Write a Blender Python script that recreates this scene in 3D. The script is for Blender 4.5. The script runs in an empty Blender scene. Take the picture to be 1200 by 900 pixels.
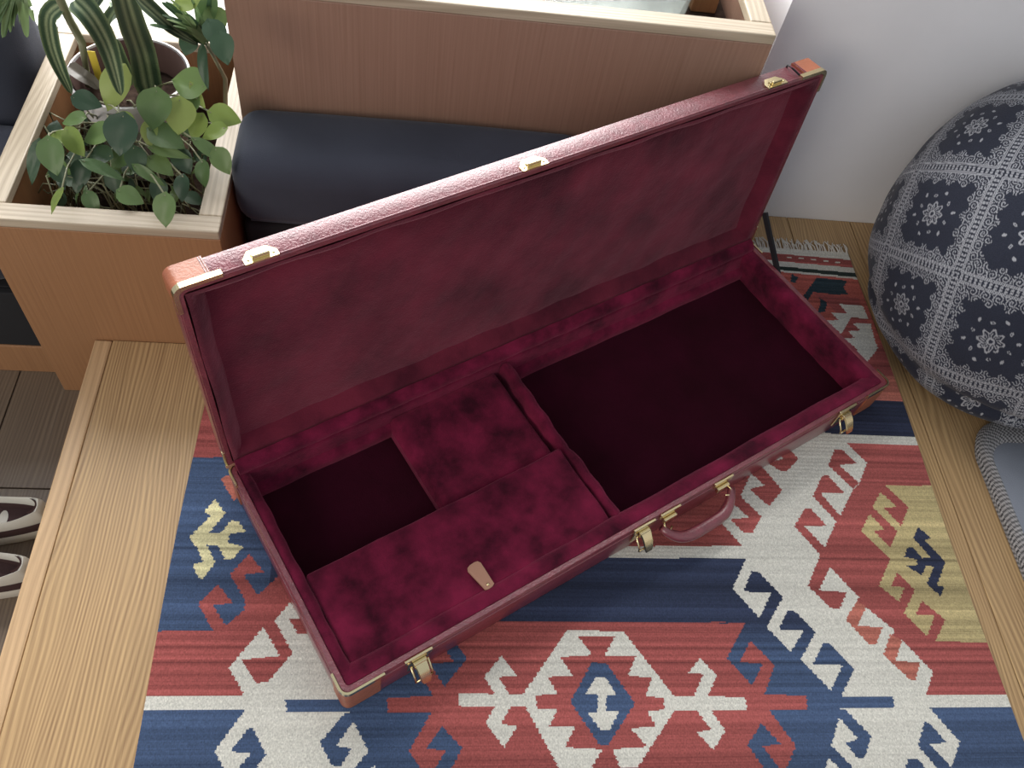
import bpy, bmesh, math, random
import numpy as np
from mathutils import Vector, Matrix

random.seed(4); rng = np.random.default_rng(4)
S = bpy.context.scene
COL = S.collection
PI = math.pi

# ------------------------------------------------------------------ camera
CAM_H = 1.2225
F = 1000.0
YAW, TILT, ROLL = .2218, .9512, -.2238
def cam_axes():
    f = np.array([math.sin(YAW)*math.cos(TILT), math.cos(YAW)*math.cos(TILT), -math.sin(TILT)])
    x = np.array([math.cos(YAW), -math.sin(YAW), 0.]); d = np.cross(f, x)
    c, s = math.cos(ROLL), math.sin(ROLL)
    return np.array([c*x + s*d, -s*x + c*d, f])
R = cam_axes()
CPOS = np.array([0, 0, CAM_H])
cd = bpy.data.cameras.new('camera'); cam = bpy.data.objects.new('camera', cd); COL.objects.link(cam)
cd.sensor_width = 36; cd.lens = F/1200*36; cd.clip_start = .02
m = Matrix(((R[0][0], -R[1][0], -R[2][0], 0), (R[0][1], -R[1][1], -R[2][1], 0), (R[0][2], -R[1][2], -R[2][2], CAM_H), (0, 0, 0, 1)))
cam.matrix_world = m
S.camera = cam

# ------------------------------------------------------------------ light
W_ = bpy.data.worlds.new('world'); S.world = W_; W_.use_nodes = True
bg = W_.node_tree.nodes['Background']; bg.inputs[0].default_value = (.86, .92, 1, 1); bg.inputs[1].default_value = .50

def area(name, loc, target, sx, sy, power, color):
    l = bpy.data.lights.new(name, 'AREA'); l.shape = 'RECTANGLE'; l.size = sx; l.size_y = sy; l.energy = power; l.color = color
    o = bpy.data.objects.new(name, l); COL.objects.link(o); o.location = loc
    o.rotation_euler = (Vector(target)-Vector(loc)).to_track_quat('-Z', 'Y').to_euler()
    return o
area('window_daylight', (-.55, 3.1, 1.75), (.05, .6, 0), 3.2, 2.2, 235, (1, .98, .96))
area('front_window_daylight', (-2.0, -1.6, 1.7), (0, .6, 0), 1.6, 1.4, 38, (1, .90, .78))
S.view_settings.view_transform = 'Standard'; S.view_settings.look = 'None'
S.view_settings.exposure = .10; S.view_settings.gamma = 1; S.view_settings.use_curve_mapping = False

# ------------------------------------------------------------------ pixel helpers
def ray(u, v): return R.T @ np.array([(u-600)/F, (v-450)/F, 1.])
def unp(u, v, z=0.):
    d = ray(u, v); return CPOS + d*((z-CAM_H)/d[2])

# ------------------------------------------------------------------ mesh helpers
class MB:
    def __init__(s): s.v = []; s.f = []
    def add(s, v, f):
        b = len(s.v); s.v += [tuple(map(float, p)) for p in v]; s.f += [tuple(b+i for i in q) for q in f]; return s
    def box(s, x0, x1, y0, y1, z0, z1, bev=0):
        if bev <= 0:
            v = [(x, y, z) for z in (z0, z1) for y in (y0, y1) for x in (x0, x1)]
            return s.add(v, [(0, 2, 3, 1), (4, 5, 7, 6), (0, 1, 5, 4), (2, 6, 7, 3), (0, 4, 6, 2), (1, 3, 7, 5)])
        bm = bmesh.new(); bmesh.ops.create_cube(bm, size=1)
        for q in bm.verts: q.co = Vector(((x0+x1)/2+q.co.x*(x1-x0), (y0+y1)/2+q.co.y*(y1-y0), (z0+z1)/2+q.co.z*(z1-z0)))
        bmesh.ops.bevel(bm, geom=bm.edges[:], offset=bev, segments=3 if bev > .004 else 2, affect='EDGES', profile=.5)
        bm.verts.ensure_lookup_table(); bm.verts.index_update()
        s.add([q.co for q in bm.verts], [[q.index for q in f.verts] for f in bm.faces]); bm.free(); return s
    def loft(s, rings, cap0=True, cap1=True, close=True):
        n = len(rings[0]); b = len(s.v)
        for r in rings: s.v += [tuple(map(float, p)) for p in r]
        for i in range(len(rings)-1):
            for j in range(n if close else n-1):
                k = (j+1) % n
                s.f.append((b+i*n+j, b+i*n+k, b+(i+1)*n+k, b+(i+1)*n+j))
        if cap0: s.f.append(tuple(b+j for j in range(n))[::-1])
        if cap1: s.f.append(tuple(b+(len(rings)-1)*n+j for j in range(n)))
        return s
    def tube(s, pts, r, n=8, caps=True):
        pts = [Vector(p) for p in pts]; rings = []
        rr = r if hasattr(r, '__len__') else [r]*len(pts)
        up = Vector((0, 0, 1))
        for i, p in enumerate(pts):
            t = (pts[min(i+1, len(pts)-1)]-pts[max(i-1, 0)]).normalized()
            a = t.cross(up if abs(t.z) < .95 else Vector((1, 0, 0))).normalized(); b = t.cross(a)
            rings.append([p+(a*math.cos(2*PI*k/n)+b*math.sin(2*PI*k/n))*rr[i] for k in range(n)])
        return s.loft(rings, caps, caps)
    def lathe(s, prof, c=(0, 0, 0), n=32):
        rings = [[(c[0]+r*math.cos(2*PI*k/n), c[1]+r*math.sin(2*PI*k/n), c[2]+z) for k in range(n)] for r, z in prof]
        return s.loft(rings, True, True)
    def prism(s, poly, z0, z1):
        return s.loft([[(x, y, z0) for x, y in poly], [(x, y, z1) for x, y in poly]])
    def mesh(s, name, smooth=False):
        me = bpy.data.meshes.new(name); me.from_pydata(s.v, [], s.f)
        bm = bmesh.new(); bm.from_mesh(me); bmesh.ops.recalc_face_normals(bm, faces=bm.faces); bm.to_mesh(me); bm.free()
        if smooth:
            for p in me.polygons: p.use_smooth = True
        me.update(); return me
    def build(s, name, mat, parent=None, smooth=False, **kw):
        return link(name, s.mesh(name, smooth), mat, parent, **kw)

def link(name, me, mat, parent=None, loc=None, label=None, cat=None, group=None, kind=None):
    o = bpy.data.objects.new(name, me); COL.objects.link(o)
    if mat is not None and not me.materials: me.materials.append(mat)
    if parent: o.parent = parent
    if loc is not None: o.location = loc
    tag(o, label, cat, group, kind); return o
def tag(o, label=None, cat=None, group=None, kind=None):
    if label: o['label'] = label
    if cat: o['category'] = cat
    if group: o['group'] = group
    if kind: o['kind'] = kind
    return o
def empty(name, loc=(0, 0, 0), rz=0, **kw):
    o = bpy.data.objects.new(name, None); COL.objects.link(o); o.location = loc; o.rotation_euler = (0, 0, rz)
    o.empty_display_size = .05
    return tag(o, **kw)
def rrect(x0, x1, y0, y1, r, z, n=4):
    p = []
    for cx, cy, a in ((x1-r, y1-r, 0), (x0+r, y1-r, 90), (x0+r, y0+r, 180), (x1-r, y0+r, 270)):
        for k in range(n+1):
            t = math.radians(a+90*k/n); p.append((cx+r*math.cos(t), cy+r*math.sin(t), z))
    return p
def autosmooth(o, ang=40):
    me = o.data
    for p in me.polygons: p.use_smooth = True
    bm = bmesh.new(); bm.from_mesh(me)
    for e in bm.edges:
        if len(e.link_faces) == 2 and e.calc_face_angle(0) > math.radians(ang): e.smooth = False
    bm.to_mesh(me); bm.free(); return o

# ------------------------------------------------------------------ materials
def newmat(name):
    m = bpy.data.materials.new(name); m.use_nodes = True
    nt = m.node_tree; return m, nt, nt.nodes['Principled BSDF']
def simple(name, col, rough=.6, metal=0, bump=0, bscale=200, var=0, vscale=8, sheen=0, spec=.5, coat=0):
    m, nt, b = newmat(name)
    b.inputs['Base Color'].default_value = (*col, 1); b.inputs['Roughness'].default_value = rough; b.inputs['Metallic'].default_value = metal
    b.inputs['Specular IOR Level'].default_value = spec; b.inputs['Coat Weight'].default_value = coat
    if sheen: b.inputs['Sheen Weight'].default_value = sheen; b.inputs['Sheen Roughness'].default_value = .4
    tc = nt.nodes.new('ShaderNodeTexCoord')
    if var:
        n = nt.nodes.new('ShaderNodeTexNoise'); n.inputs['Scale'].default_value = vscale; n.inputs['Detail'].default_value = 5
        nt.links.new(tc.outputs['Object'], n.inputs['Vector'])
        r = nt.nodes.new('ShaderNodeValToRGB'); r.color_ramp.elements[0].position = .3; r.color_ramp.elements[1].position = .7
        r.color_ramp.elements[0].color = (*[c*(1-var) for c in col], 1); r.color_ramp.elements[1].color = (*[min(1, c*(1+var)) for c in col], 1)
        nt.links.new(n.outputs['Fac'], r.inputs[0]); nt.links.new(r.outputs[0], b.inputs['Base Color'])
    if bump:
        n = nt.nodes.new('ShaderNodeTexNoise'); n.inputs['Scale'].default_value = bscale; n.inputs['Detail'].default_value = 3
        nt.links.new(tc.outputs['Object'], n.inputs['Vector'])
        bp = nt.nodes.new('ShaderNodeBump'); bp.inputs['Strength'].default_value = bump; bp.inputs['Distance'].default_value = .002
        nt.links.new(n.outputs['Fac'], bp.inputs['Height']); nt.links.new(bp.outputs[0], b.inputs['Normal'])
    return m
def wood(name, light, dark, axis='y', scale=1., rough=.45, contrast=.6, ring=26., bump=.25, lines=1.):
    m, nt, b = newmat(name); N = nt.nodes; Lk = nt.links
    tc = N.new('ShaderNodeTexCoord'); oi = N.new('ShaderNodeObjectInfo')
    mp = N.new('ShaderNodeMapping'); st = {'x': (.09, 1, 1), 'y': (1, .17, 1), 'z': (1, 1, .09)}[axis]
    mp.inputs['Scale'].default_value = [q*scale for q in st]
    off = N.new('ShaderNodeVectorMath'); off.operation = 'ADD'
    mul = N.new('ShaderNodeMath'); mul.operation = 'MULTIPLY'; mul.inputs[1].default_value = 13.7
    Lk.new(oi.outputs['Random'], mul.inputs[0]); Lk.new(tc.outputs['Object'], off.inputs[0]); Lk.new(mul.outputs[0], off.inputs[1])
    Lk.new(off.outputs[0], mp.inputs['Vector'])
    wv = N.new('ShaderNodeTexWave'); wv.wave_type = 'BANDS'; wv.bands_direction = 'Y' if axis == 'x' else 'X'
    wv.inputs['Scale'].default_value = ring*4.; wv.inputs['Distortion'].default_value = 30*lines; wv.inputs['Detail'].default_value = 1.5
    wv.inputs['Detail Scale'].default_value = 2.6/ring; wv.inputs['Detail Roughness'].default_value = .45
    Lk.new(mp.outputs[0], wv.inputs['Vector'])
    fr = N.new('ShaderNodeMath'); fr.operation = 'MULTIPLY_ADD'; fr.inputs[1].default_value = 2.; fr.inputs[2].default_value = -1.; Lk.new(wv.outputs['Fac'], fr.inputs[0])
    mp2 = N.new('ShaderNodeMapping'); st2 = {'x': (5, 420, 420), 'y': (420, 5, 420), 'z': (420, 420, 5)}[axis]
    mp2.inputs['Scale'].default_value = st2; Lk.new(off.outputs[0], mp2.inputs['Vector'])
    n2 = N.new('ShaderNodeTexNoise'); n2.inputs['Scale'].default_value = 1; n2.inputs['Detail'].default_value = 3; Lk.new(mp2.outputs[0], n2.inputs['Vector'])
    mx = N.new('ShaderNodeMath'); mx.operation = 'MULTIPLY_ADD'; mx.inputs[1].default_value = .16*lines; Lk.new(fr.outputs[0], mx.inputs[0]); Lk.new(n2.outputs['Fac'], mx.inputs[2])
    cr = N.new('ShaderNodeValToRGB'); cr.color_ramp.elements[0].position = .5-contrast*.5; cr.color_ramp.elements[1].position = .5+contrast*.4
    cr.color_ramp.elements[0].color = (*dark, 1); cr.color_ramp.elements[1].color = (*light, 1)
    Lk.new(mx.outputs[0], cr.inputs[0]); Lk.new(cr.outputs[0], b.inputs['Base Color'])
    b.inputs['Roughness'].default_value = rough
    bp = N.new('ShaderNodeBump'); bp.inputs['Strength'].default_value = bump; bp.inputs['Distance'].default_value = .001
    Lk.new(mx.outputs[0], bp.inputs['Height']); Lk.new(bp.outputs[0], b.inputs['Normal'])
    return m
def velvet(name, c0, c1, scale=14, sheen=.7, stretch=(1, 1, 1), tint=(.9, .25, .38)):
    m, nt, b = newmat(name); N = nt.nodes; Lk = nt.links
    tc = N.new('ShaderNodeTexCoord'); mp = N.new('ShaderNodeMapping'); mp.inputs['Scale'].default_value = stretch
    Lk.new(tc.outputs['Object'], mp.inputs['Vector'])
    n = N.new('ShaderNodeTexNoise'); n.inputs['Scale'].default_value = scale; n.inputs['Detail'].default_value = 6; n.inputs['Roughness'].default_value = .6
    Lk.new(mp.outputs[0], n.inputs['Vector'])
    cr = N.new('ShaderNodeValToRGB'); cr.color_ramp.elements[0].position = .33; cr.color_ramp.elements[1].position = .66
    cr.color_ramp.elements[0].color = (*c0, 1); cr.color_ramp.elements[1].color = (*c1, 1); Lk.new(n.outputs['Fac'], cr.inputs[0])
    Lk.new(cr.outputs[0], b.inputs['Base Color'])
    b.inputs['Roughness'].default_value = .95; b.inputs['Specular IOR Level'].default_value = .1
    b.inputs['Sheen Weight'].default_value = sheen; b.inputs['Sheen Roughness'].default_value = .5; b.inputs['Sheen Tint'].default_value = (*tint, 1)
    n2 = N.new('ShaderNodeTexNoise'); n2.inputs['Scale'].default_value = 420; n2.inputs['Detail'].default_value = 2; Lk.new(tc.outputs['Object'], n2.inputs['Vector'])
    n3 = N.new('ShaderNodeTexNoise'); n3.inputs['Scale'].default_value = 34; n3.inputs['Detail'].default_value = 4; Lk.new(tc.outputs['Object'], n3.inputs['Vector'])
    ad = N.new('ShaderNodeMath'); ad.operation = 'MULTIPLY_ADD'; ad.inputs[1].default_value = .35; Lk.new(n2.outputs['Fac'], ad.inputs[0]); Lk.new(n3.outputs['Fac'], ad.inputs[2])
    bp = N.new('ShaderNodeBump'); bp.inputs['Strength'].default_value = .55; bp.inputs['Distance'].default_value = .004
    Lk.new(ad.outputs[0], bp.inputs['Height']); Lk.new(bp.outputs[0], b.inputs['Normal'])
    return m
def attrmat(name, attr='col', rough=.9, bump=.4, bscale=(500, 900, 500), sheen=.1, dist=.002):
    m, nt, b = newmat(name); N = nt.nodes; Lk = nt.links
    a = N.new('ShaderNodeAttribute'); a.attribute_name = attr
    tc = N.new('ShaderNodeTexCoord'); mp = N.new('ShaderNodeMapping'); mp.inputs['Scale'].default_value = bscale; Lk.new(tc.outputs['Object'], mp.inputs['Vector'])
    n = N.new('ShaderNodeTexNoise'); n.inputs['Scale'].default_value = 1; n.inputs['Detail'].default_value = 2; Lk.new(mp.outputs[0], n.inputs['Vector'])
    mr = N.new('ShaderNodeMapRange'); mr.inputs['From Min'].default_value = .25; mr.inputs['From Max'].default_value = .75; mr.inputs['To Min'].default_value = .8; mr.inputs['To Max'].default_value = 1.2
    Lk.new(n.outputs['Fac'], mr.inputs['Value'])
    vm = N.new('ShaderNodeVectorMath'); vm.operation = 'SCALE'; Lk.new(a.outputs['Color'], vm.inputs[0]); Lk.new(mr.outputs[0], vm.inputs['Scale'])
    Lk.new(vm.outputs[0], b.inputs['Base Color']); b.inputs['Roughness'].default_value = rough
    b.inputs['Sheen Weight'].default_value = sheen; b.inputs['Specular IOR Level'].default_value = .2
    bp = N.new('ShaderNodeBump'); bp.inputs['Strength'].default_value = bump; bp.inputs['Distance'].default_value = dist
    Lk.new(n.outputs['Fac'], bp.inputs['Height']); Lk.new(bp.outputs[0], b.inputs['Normal'])
    return m

M = {}
M['oak'] = wood('oak_board', (.54, .36, .175), (.27, .16, .075), 'y', ring=13, contrast=.85, lines=1.4)
M['oak_edge'] = wood('oak_edge', (.60, .40, .22), (.42, .27, .14), 'y', ring=8, contrast=.7)
M['floor_low'] = wood('grey_oak', (.19, .14, .095), (.10, .07, .05), 'y', ring=12, contrast=.8)
M['ply_face'] = wood('plywood_face', (.36, .185, .085), (.25, .12, .055), 'z', ring=9, contrast=.9, bump=.08, lines=.35)
M['ply_dark'] = wood('plywood_face_dark', (.33, .20, .145), (.25, .145, .10), 'z', ring=9, contrast=.9, bump=.08, lines=.35)
M['rim'] = wood('pale_rim', (.50, .42, .31), (.31, .25, .175), 'x', ring=9, contrast=.8)
M['rim_y'] = wood('pale_rim_lengthwise', (.50, .42, .31), (.31, .25, .175), 'y', ring=9, contrast=.8)
M['wall'] = simple('white_plaster', (.86, .86, .88), .85, bump=.12, bscale=45, var=.03, vscale=5)
M['white'] = simple('white_paint', (.85, .85, .83), .6)
M['navy'] = simple('navy_fabric', (.052, .058, .078), 1.0, spec=.12, bump=.3, bscale=700, var=.15, vscale=6, sheen=.15)  # colour lightened to paint in the haze over the cushions
M['black'] = simple('black_fabric', (.009, .009, .011), .85, bump=.2, bscale=600)
M['leath'] = simple('burgundy_leatherette', (.19, .030, .045), .34, bump=.7, bscale=300, var=.2, vscale=60, spec=.7, coat=.9)
M['leath'].node_tree.nodes['Principled BSDF'].inputs['Coat Roughness'].default_value = .28
M['tan'] = simple('tan_leather', (.36, .12, .06), .38, bump=.3, bscale=300, var=.15, vscale=40)
M['tab'] = simple('brown_leather_tab', (.38, .19, .12), .5, bump=.2, bscale=300)
M['brass'] = simple('polished_brass', (.85, .72, .42), .22, 1.0, bump=.05, bscale=80)
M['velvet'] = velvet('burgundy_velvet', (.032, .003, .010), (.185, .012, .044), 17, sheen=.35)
M['velvet_lid'] = velvet('burgundy_velvet_lid', (.045, .005, .013), (.150, .017, .036), 8, sheen=.42, tint=(.9, .42, .5))  # greyer sheen tint paints haze over the lid lining
M['velvet_floor'] = velvet('shaded_burgundy_velvet', (.022, .0015, .006), (.034, .002, .010), 9, sheen=.08)  # lining velvet with the deep shade of the case floor put into its colour
M['strap'] = simple('black_webbing', (.012, .012, .015), .7)
M['soil'] = simple('dark_soil', (.040, .026, .020), .95, spec=.05, bump=.9, bscale=120, var=.5, vscale=80)
M['pot'] = simple('white_pot', (.72, .70, .72), .35)
M['pot_in'] = simple('brown_pot', (.040, .022, .018), .9, spec=.1)
M['plastic'] = simple('clear_plastic', (.8, .85, .83), .15); 
b_ = M['plastic'].node_tree.nodes['Principled BSDF']; b_.inputs['Transmission Weight'].default_value = .75
M['rubber'] = simple('off_white_rubber', (.60, .57, .50), .6)
M['brown_suede'] = simple('brown_suede', (.050, .022, .022), .85, bump=.4, bscale=300)
M['cream_leather'] = simple('cream_leather', (.58, .56, .50), .5, bump=.2, bscale=200)
M['grey_cloth'] = simple('blue_grey_cloth', (.19, .21, .25), .8, bump=.3, bscale=600, var=.06, vscale=10)
M['yellow'] = simple('yellow_card', (.8, .62, .08), .6)
def leafmat(name, c, c2=None, tr=.25):
    m, nt, b = newmat(name); N = nt.nodes; Lk = nt.links
    oi = N.new('ShaderNodeObjectInfo'); cr = N.new('ShaderNodeValToRGB')
    cr.color_ramp.elements[0].color = (*c, 1); cr.color_ramp.elements[1].color = (*(c2 or c), 1)
    Lk.new(oi.outputs['Random'], cr.inputs[0]); Lk.new(cr.outputs[0], b.inputs['Base Color'])
    b.inputs['Roughness'].default_value = .42
    t = N.new('ShaderNodeBsdfTranslucent'); Lk.new(cr.outputs[0], t.inputs['Color'])
    mix = N.new('ShaderNodeMixShader'); mix.inputs[0].default_value = tr
    Lk.new(b.outputs[0], mix.inputs[1]); Lk.new(t.outputs[0], mix.inputs[2]); Lk.new(mix.outputs[0], N['Material Output'].inputs[0])
    return m
M['leaf'] = leafmat('pothos_leaf', (.08, .15, .055), (.16, .25, .08))
M['leaf_y'] = leafmat('young_leaf', (.24, .34, .08), (.36, .44, .13), .4)
M['leaf_d'] = leafmat('dark_leaf', (.035, .075, .04), (.06, .11, .055))
M['leaf_n'] = leafmat('narrow_leaf', (.10, .17, .07), (.20, .28, .12), .3)
M['stem'] = leafmat('plant_stem', (.26, .27, .16), (.34, .32, .21), .1)
M['dry'] = leafmat('withered_leaf', (.10, .09, .075), (.16, .13, .09), .15)
M['striped'] = attrmat('striped_leaf', bump=.1, rough=.45)

# ================================================================== SETTING
XL, XR, YW = -.518, 2.2, 1.322          # platform extents, wall plane
YPL = .907                                # front of the low planter
YBOX = 1.155
# floor of the platform: planks run away from the camera
flo = empty('floor', kind='structure')
def plank_row(parent, edges, y0, y1, zt, th, mat, gap=.0016):
    for a, b in zip(edges[:-1], edges[1:]):
        MB().box(a+gap/2, b-gap/2, y0, y1, zt-th, zt, .0012).build('plank', mat, parent)
MB().box(XL, -.4895, -1.2, YPL-.001, -.03, 0, .003).build('plank', M['oak_edge'], flo)
MB().box(-.4885, -.31, -1.2, YPL-.001, -.03, 0, .0012).build('plank', M['oak'], flo)
plank_row(flo, [-.31, -.17, -.03, .11, .25, .39, .53, .67, .81, .955, 1.10, 1.25, 1.40, 1.55, 1.70, 1.85, 2.0, 2.2], -1.2, YW-.001, 0, .03, M['oak'])
MB().box(XL+.012, 2.2, -1.2, YPL-.002, -.16, -.031).build('platform_riser', M['oak_edge'], flo)
# lower floor by the step
lo = empty('floor_entry', kind='structure', loc=(0, 0, 0))
for i in range(7):
    x1 = XL+.01-.19*i
    ys = [-1.2, .11, .705, 1.45] if i % 2 == 0 else [-1.2, -.3, .42, 1.45]
    for a, b in zip(ys[:-1], ys[1:]):
        MB().box(x1-.189, x1-.001, a+.001, b-.001, -.19, -.161, .001).build('plank', M['floor_low'], lo)
# wall to the right of the tall planter box, and the wall with the window behind
wb = MB().box(.622, 2.2, YW, YW+.25, -.19, 2.6).build('wall_back', M['wall'], kind='structure')
ww = MB(); ww.box(-2.6, .62, 2.0, 2.1, -.19, .424); ww.box(-2.6, .62, 2.0, 2.1, 2.2, 2.6); ww.box(-2.6, -2.0, 2.0, 2.1, .424, 2.2)
ww.build('wall_window', M['wall'], kind='structure')
ws = MB().box(-2.0, -.2705, 1.3855, 1.999, -.19, .262, .004).build('trim_1', M['white'], kind='structure')
wf = empty('window_1', kind='structure')
for x in (-1.98, -.69, .60): MB().box(x-.02, x+.02, 2.03, 2.07, .425, 2.2).build('window_frame', M['white'], wf)
for z in (.44, 2.18): MB().box(-2.0, .62, 2.03, 2.07, z-.02, z+.02).build('window_frame', M['white'], wf)
wr = MB().box(2.2, 2.3, -1.2, YW, -.19, 2.6).build('wall_right', M['wall'], kind='structure')

# ================================================================== PLANTER BOXES
def planter(name, x0, x1, y0, y1, z0, zt, rimw, facemat, th=.018, **kw):
    p = empty(name, ((x0+x1)/2, (y0+y1)/2, z0), **kw)
    def B(n, a, b, c, d, e, f, mat, bev=.0015):
        o = MB().box(a, b, c, d, e, f, bev).build(n, mat, p); o.location = (-(x0+x1)/2, -(y0+y1)/2, -z0); return o
    zr = zt-.016
    B('front_panel', x0, x1, y0, y0+th, z0, zr, facemat); B('back_panel', x0, x1, y1-th, y1, z0, zr, facemat)
    B('side_panel', x0, x0+th, y0+th, y1-th, z0, zr, facemat); B('side_panel', x1-th, x1, y0+th, y1-th, z0, zr, facemat)
    B('bottom_panel', x0+th, x1-th, y0+th, y1-th, z0, z0+th, facemat)
    B('rim', x0, x1, y0, y0+rimw, zr, zt, M['rim'], .002); B('rim', x0, x1, y1-rimw, y1, zr, zt, M['rim'], .002)
    B('rim', x0, x0+rimw, y0+rimw, y1-rimw, zr, zt, M['rim_y'], .002); B('rim', x1-rimw, x1, y0+rimw, y1-rimw, zr, zt, M['rim_y'], .002)
    return p
low = planter('planter_box', -.612, -.2755, YPL, 1.385, -.161, .275, .034, M['ply_face'],
        label='low plywood planter box with pale rim filled with green plants', cat='planter')
tall = planter('planter_box', -.2750, .5425, YBOX, 1.80, .0062, .518, .034, M['ply_dark'],
        label='tall long brown plywood planter box against the white wall', cat='planter')
# the tall box stands on a plinth that starts where the low one ends
MB().box(-.588, -.296, YPL+.022, 1.363, -.06, .13).build('planter_soil', M['soil'], label='dark potting soil bed inside the low planter box', cat='soil')
MB().box(-.246, .520, YBOX+.022, 1.778, .10, .44).build('planter_soil', M['soil'], label='dark soil inside the tall long planter box', cat='soil')

# clear tray and slat in the tall box
c = unp(770, -28, .52)
tr = MB(); 
TR = lambda g, r, z: rrect(c[0]-.19-g, c[0]+.06+g, c[1]-.03-g, c[1]+.2+g, r, z)
tr.loft([TR(0, .035, .4405), TR(.01, .045, .525), TR(.016, .05, .527), TR(.016, .05, .531), TR(.006, .04, .529), TR(-.004, .03, .445)])
autosmooth(tr.build('plastic_tray', M['plastic'], label='clear plastic tray standing in the tall long planter box', cat='tray'))
c2 = unp(862, -12, .47); c2[0] = min(c2[0], .480)
MB().box(c2[0]-.022, c2[0]+.022, c2[1]-.03, c2[1]+.2, .4405, .470, .002).build('wood_slat', M['ply_face'], label='short wooden slat lying in the tall planter beside the tray', cat='wood slat')

# ================================================================== CUSHIONS AND BENCH
def soft_box(x0, x1, y0, y1, z0, z1, r, nx=28, ny=10, puff=.008, seed=1):
    """rounded, slightly puffed cushion as one mesh"""
    bm = bmesh.new(); bmesh.ops.create_cube(bm, size=1)
    for q in bm.verts: q.co = Vector(((x0+x1)/2+q.co.x*(x1-x0), (y0+y1)/2+q.co.y*(y1-y0), (z0+z1)/2+q.co.z*(z1-z0)))
    bmesh.ops.bevel(bm, geom=bm.edges[:], offset=r, segments=5, affect='EDGES', profile=.5)
    bmesh.ops.subdivide_edges(bm, edges=[e for e in bm.edges if e.calc_length() > .05], cuts=8, use_grid_fill=True)
    cx, cy, cz = (x0+x1)/2, (y0+y1)/2, (z0+z1)/2
    for q in bm.verts:
        u, v, w = (q.co.x-cx)/(x1-x0)*2, (q.co.y-cy)/(y1-y0)*2, (q.co.z-cz)/(z1-z0)*2
        s = math.sin(q.co.x*23+seed)*math.sin(q.co.y*31+seed*2)*.25
        q.co.z += puff*(1-u*u)*(1-v*v)*(1+s) if w > .3 else 0
        q.co.y -= puff*.8*(1-u*u)*max(0, 1-w*w) if v < -.8 else 0
    bm.verts.index_update()
    o = MB(); o.add([q.co for q in bm.verts], [[q.index for q in f.verts] for f in bm.faces]); bm.free(); return o
bc = empty('bolster_cushion', (0, 1.08, .19), label='long navy bolster cushion lying in front of the tall planter box', cat='cushion')
o = soft_box(-.2735, .285, 1.000, 1.153, .192, .322, .034, seed=3, puff=.010).build('cushion_body', M['navy'], bc, True); o.location = (0, -1.08, -.19)
o = MB().tube([(-.25, 1.008, .207), (0, 1.003, .206), (.27, 1.008, .207)], .0035).build('piping', M['navy'], bc, True); o.location = (0, -1.08, -.19)
soft_box(-.266, .28, 1.010, 1.152, .0062, .1915, .015, seed=3, puff=0).build('seat_block', M['black'], None, True, label='black upholstered block under the navy bolster cushion', cat='seat block')

bn = empty('bench', (-.95, 1.15, -.161), label='wooden bench base with black front panel left of the low planter', cat='bench')
def bp_(n, a, b, c, d, e, f, mat, bev=.002):
    o = MB().box(a, b, c, d, e, f, bev).build(n, mat, bn); o.location = (.95, -1.15, .161)
bp_('plinth', -1.4, -.62, .945, 1.38, -.161, -.084, M['ply_face']); bp_('front_panel', -1.4, -.62, .947, .96, -.083, .06, M['black'])
bp_('seat_board', -1.4, -.62, .961, 1.38, -.083, .06, M['black'])
soft_box(-1.4, -.622, .95, 1.22, .061, .20, .045, seed=5, puff=.014).build('seat_cushion', M['navy'], None, True, label='navy fabric seat cushion on the bench left of the low planter', cat='cushion')
soft_box(-1.4, -.63, 1.225, 1.38, .061, .55, .06, seed=7, puff=.01).build('back_cushion', M['navy'], None, True, label='tall navy back cushion standing behind the bench seat cushion', cat='cushion')

# ================================================================== RUG
XM, YMIR = .301, .3075
RX0, RX1, RY0, RY1 = -.3195, .9235, -.30, 1.222
CS = .0018
nx, ny = int(round((RX1-RX0)/CS)), int(round((RY1-RY0)/CS))
gx = RX0+(np.arange(nx)+.5)*(RX1-RX0)/nx; gy = RY0+(np.arange(ny)+.5)*(RY1-RY0)/ny
GX, GY = np.meshgrid(gx, gy)
PAL = dict(W=(.60, .59, .53), R=(.315, .080, .074), B=(.052, .084, .160), N=(.024, .031, .064), O=(.42, .14, .105), Y=(.45, .37, .185), D=(.022, .035, .03), T=(.022, .042, .055), C=(.62, .58, .34), P=(.40, .10, .08))
KEYS = list(PAL); IDX = np.zeros((ny, nx), int)+KEYS.index('R')
def inside(P):
    P = np.asarray(P); x0, y0 = P.min(0)-.01; x1, y1 = P.max(0)+.01
    i0, i1 = np.searchsorted(gx, (x0, x1)); j0, j1 = np.searchsorted(gy, (y0, y1))
    X, Y = GX[j0:j1, i0:i1], GY[j0:j1, i0:i1]; r = np.zeros(X.shape, bool)
    # slightly toothed edges, as woven in
    X = X+.0007*np.sign(np.sin(Y*2*PI/.0072))
    for (ax, ay), (bx, by) in zip(P, np.roll(P, -1, 0)):
        c = (ay > Y) != (by > Y)
        if abs(by-ay) > 1e-12: r ^= c & (X < (bx-ax)*(Y-ay)/(by-ay)+ax)
    return (slice(j0, j1), slice(i0, i1)), r
def paint(k, pts, crop=(0, 0, 1), mir=False):
    P = np.array([unp(crop[0]+x/crop[2], crop[1]+y/crop[2], .004)[:2] for x, y in pts])
    for n_, Q in enumerate([P, P*np.array([-1, 1])+np.array([2*XM, 0])] if mir else [P]):
        sl, r = inside(Q); IDX[sl][r] = KEYS.index('R' if (n_ and k == 'O' and crop is not c3) else k)
def rect(k, x0, x1, y0, y1): sl, r = inside([(x0, y0), (x1, y0), (x1, y1), (x0, y1)]); IDX[sl][r] = KEYS.index(k)
yof = lambda u, v: unp(u, v, .004)[1]
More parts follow.
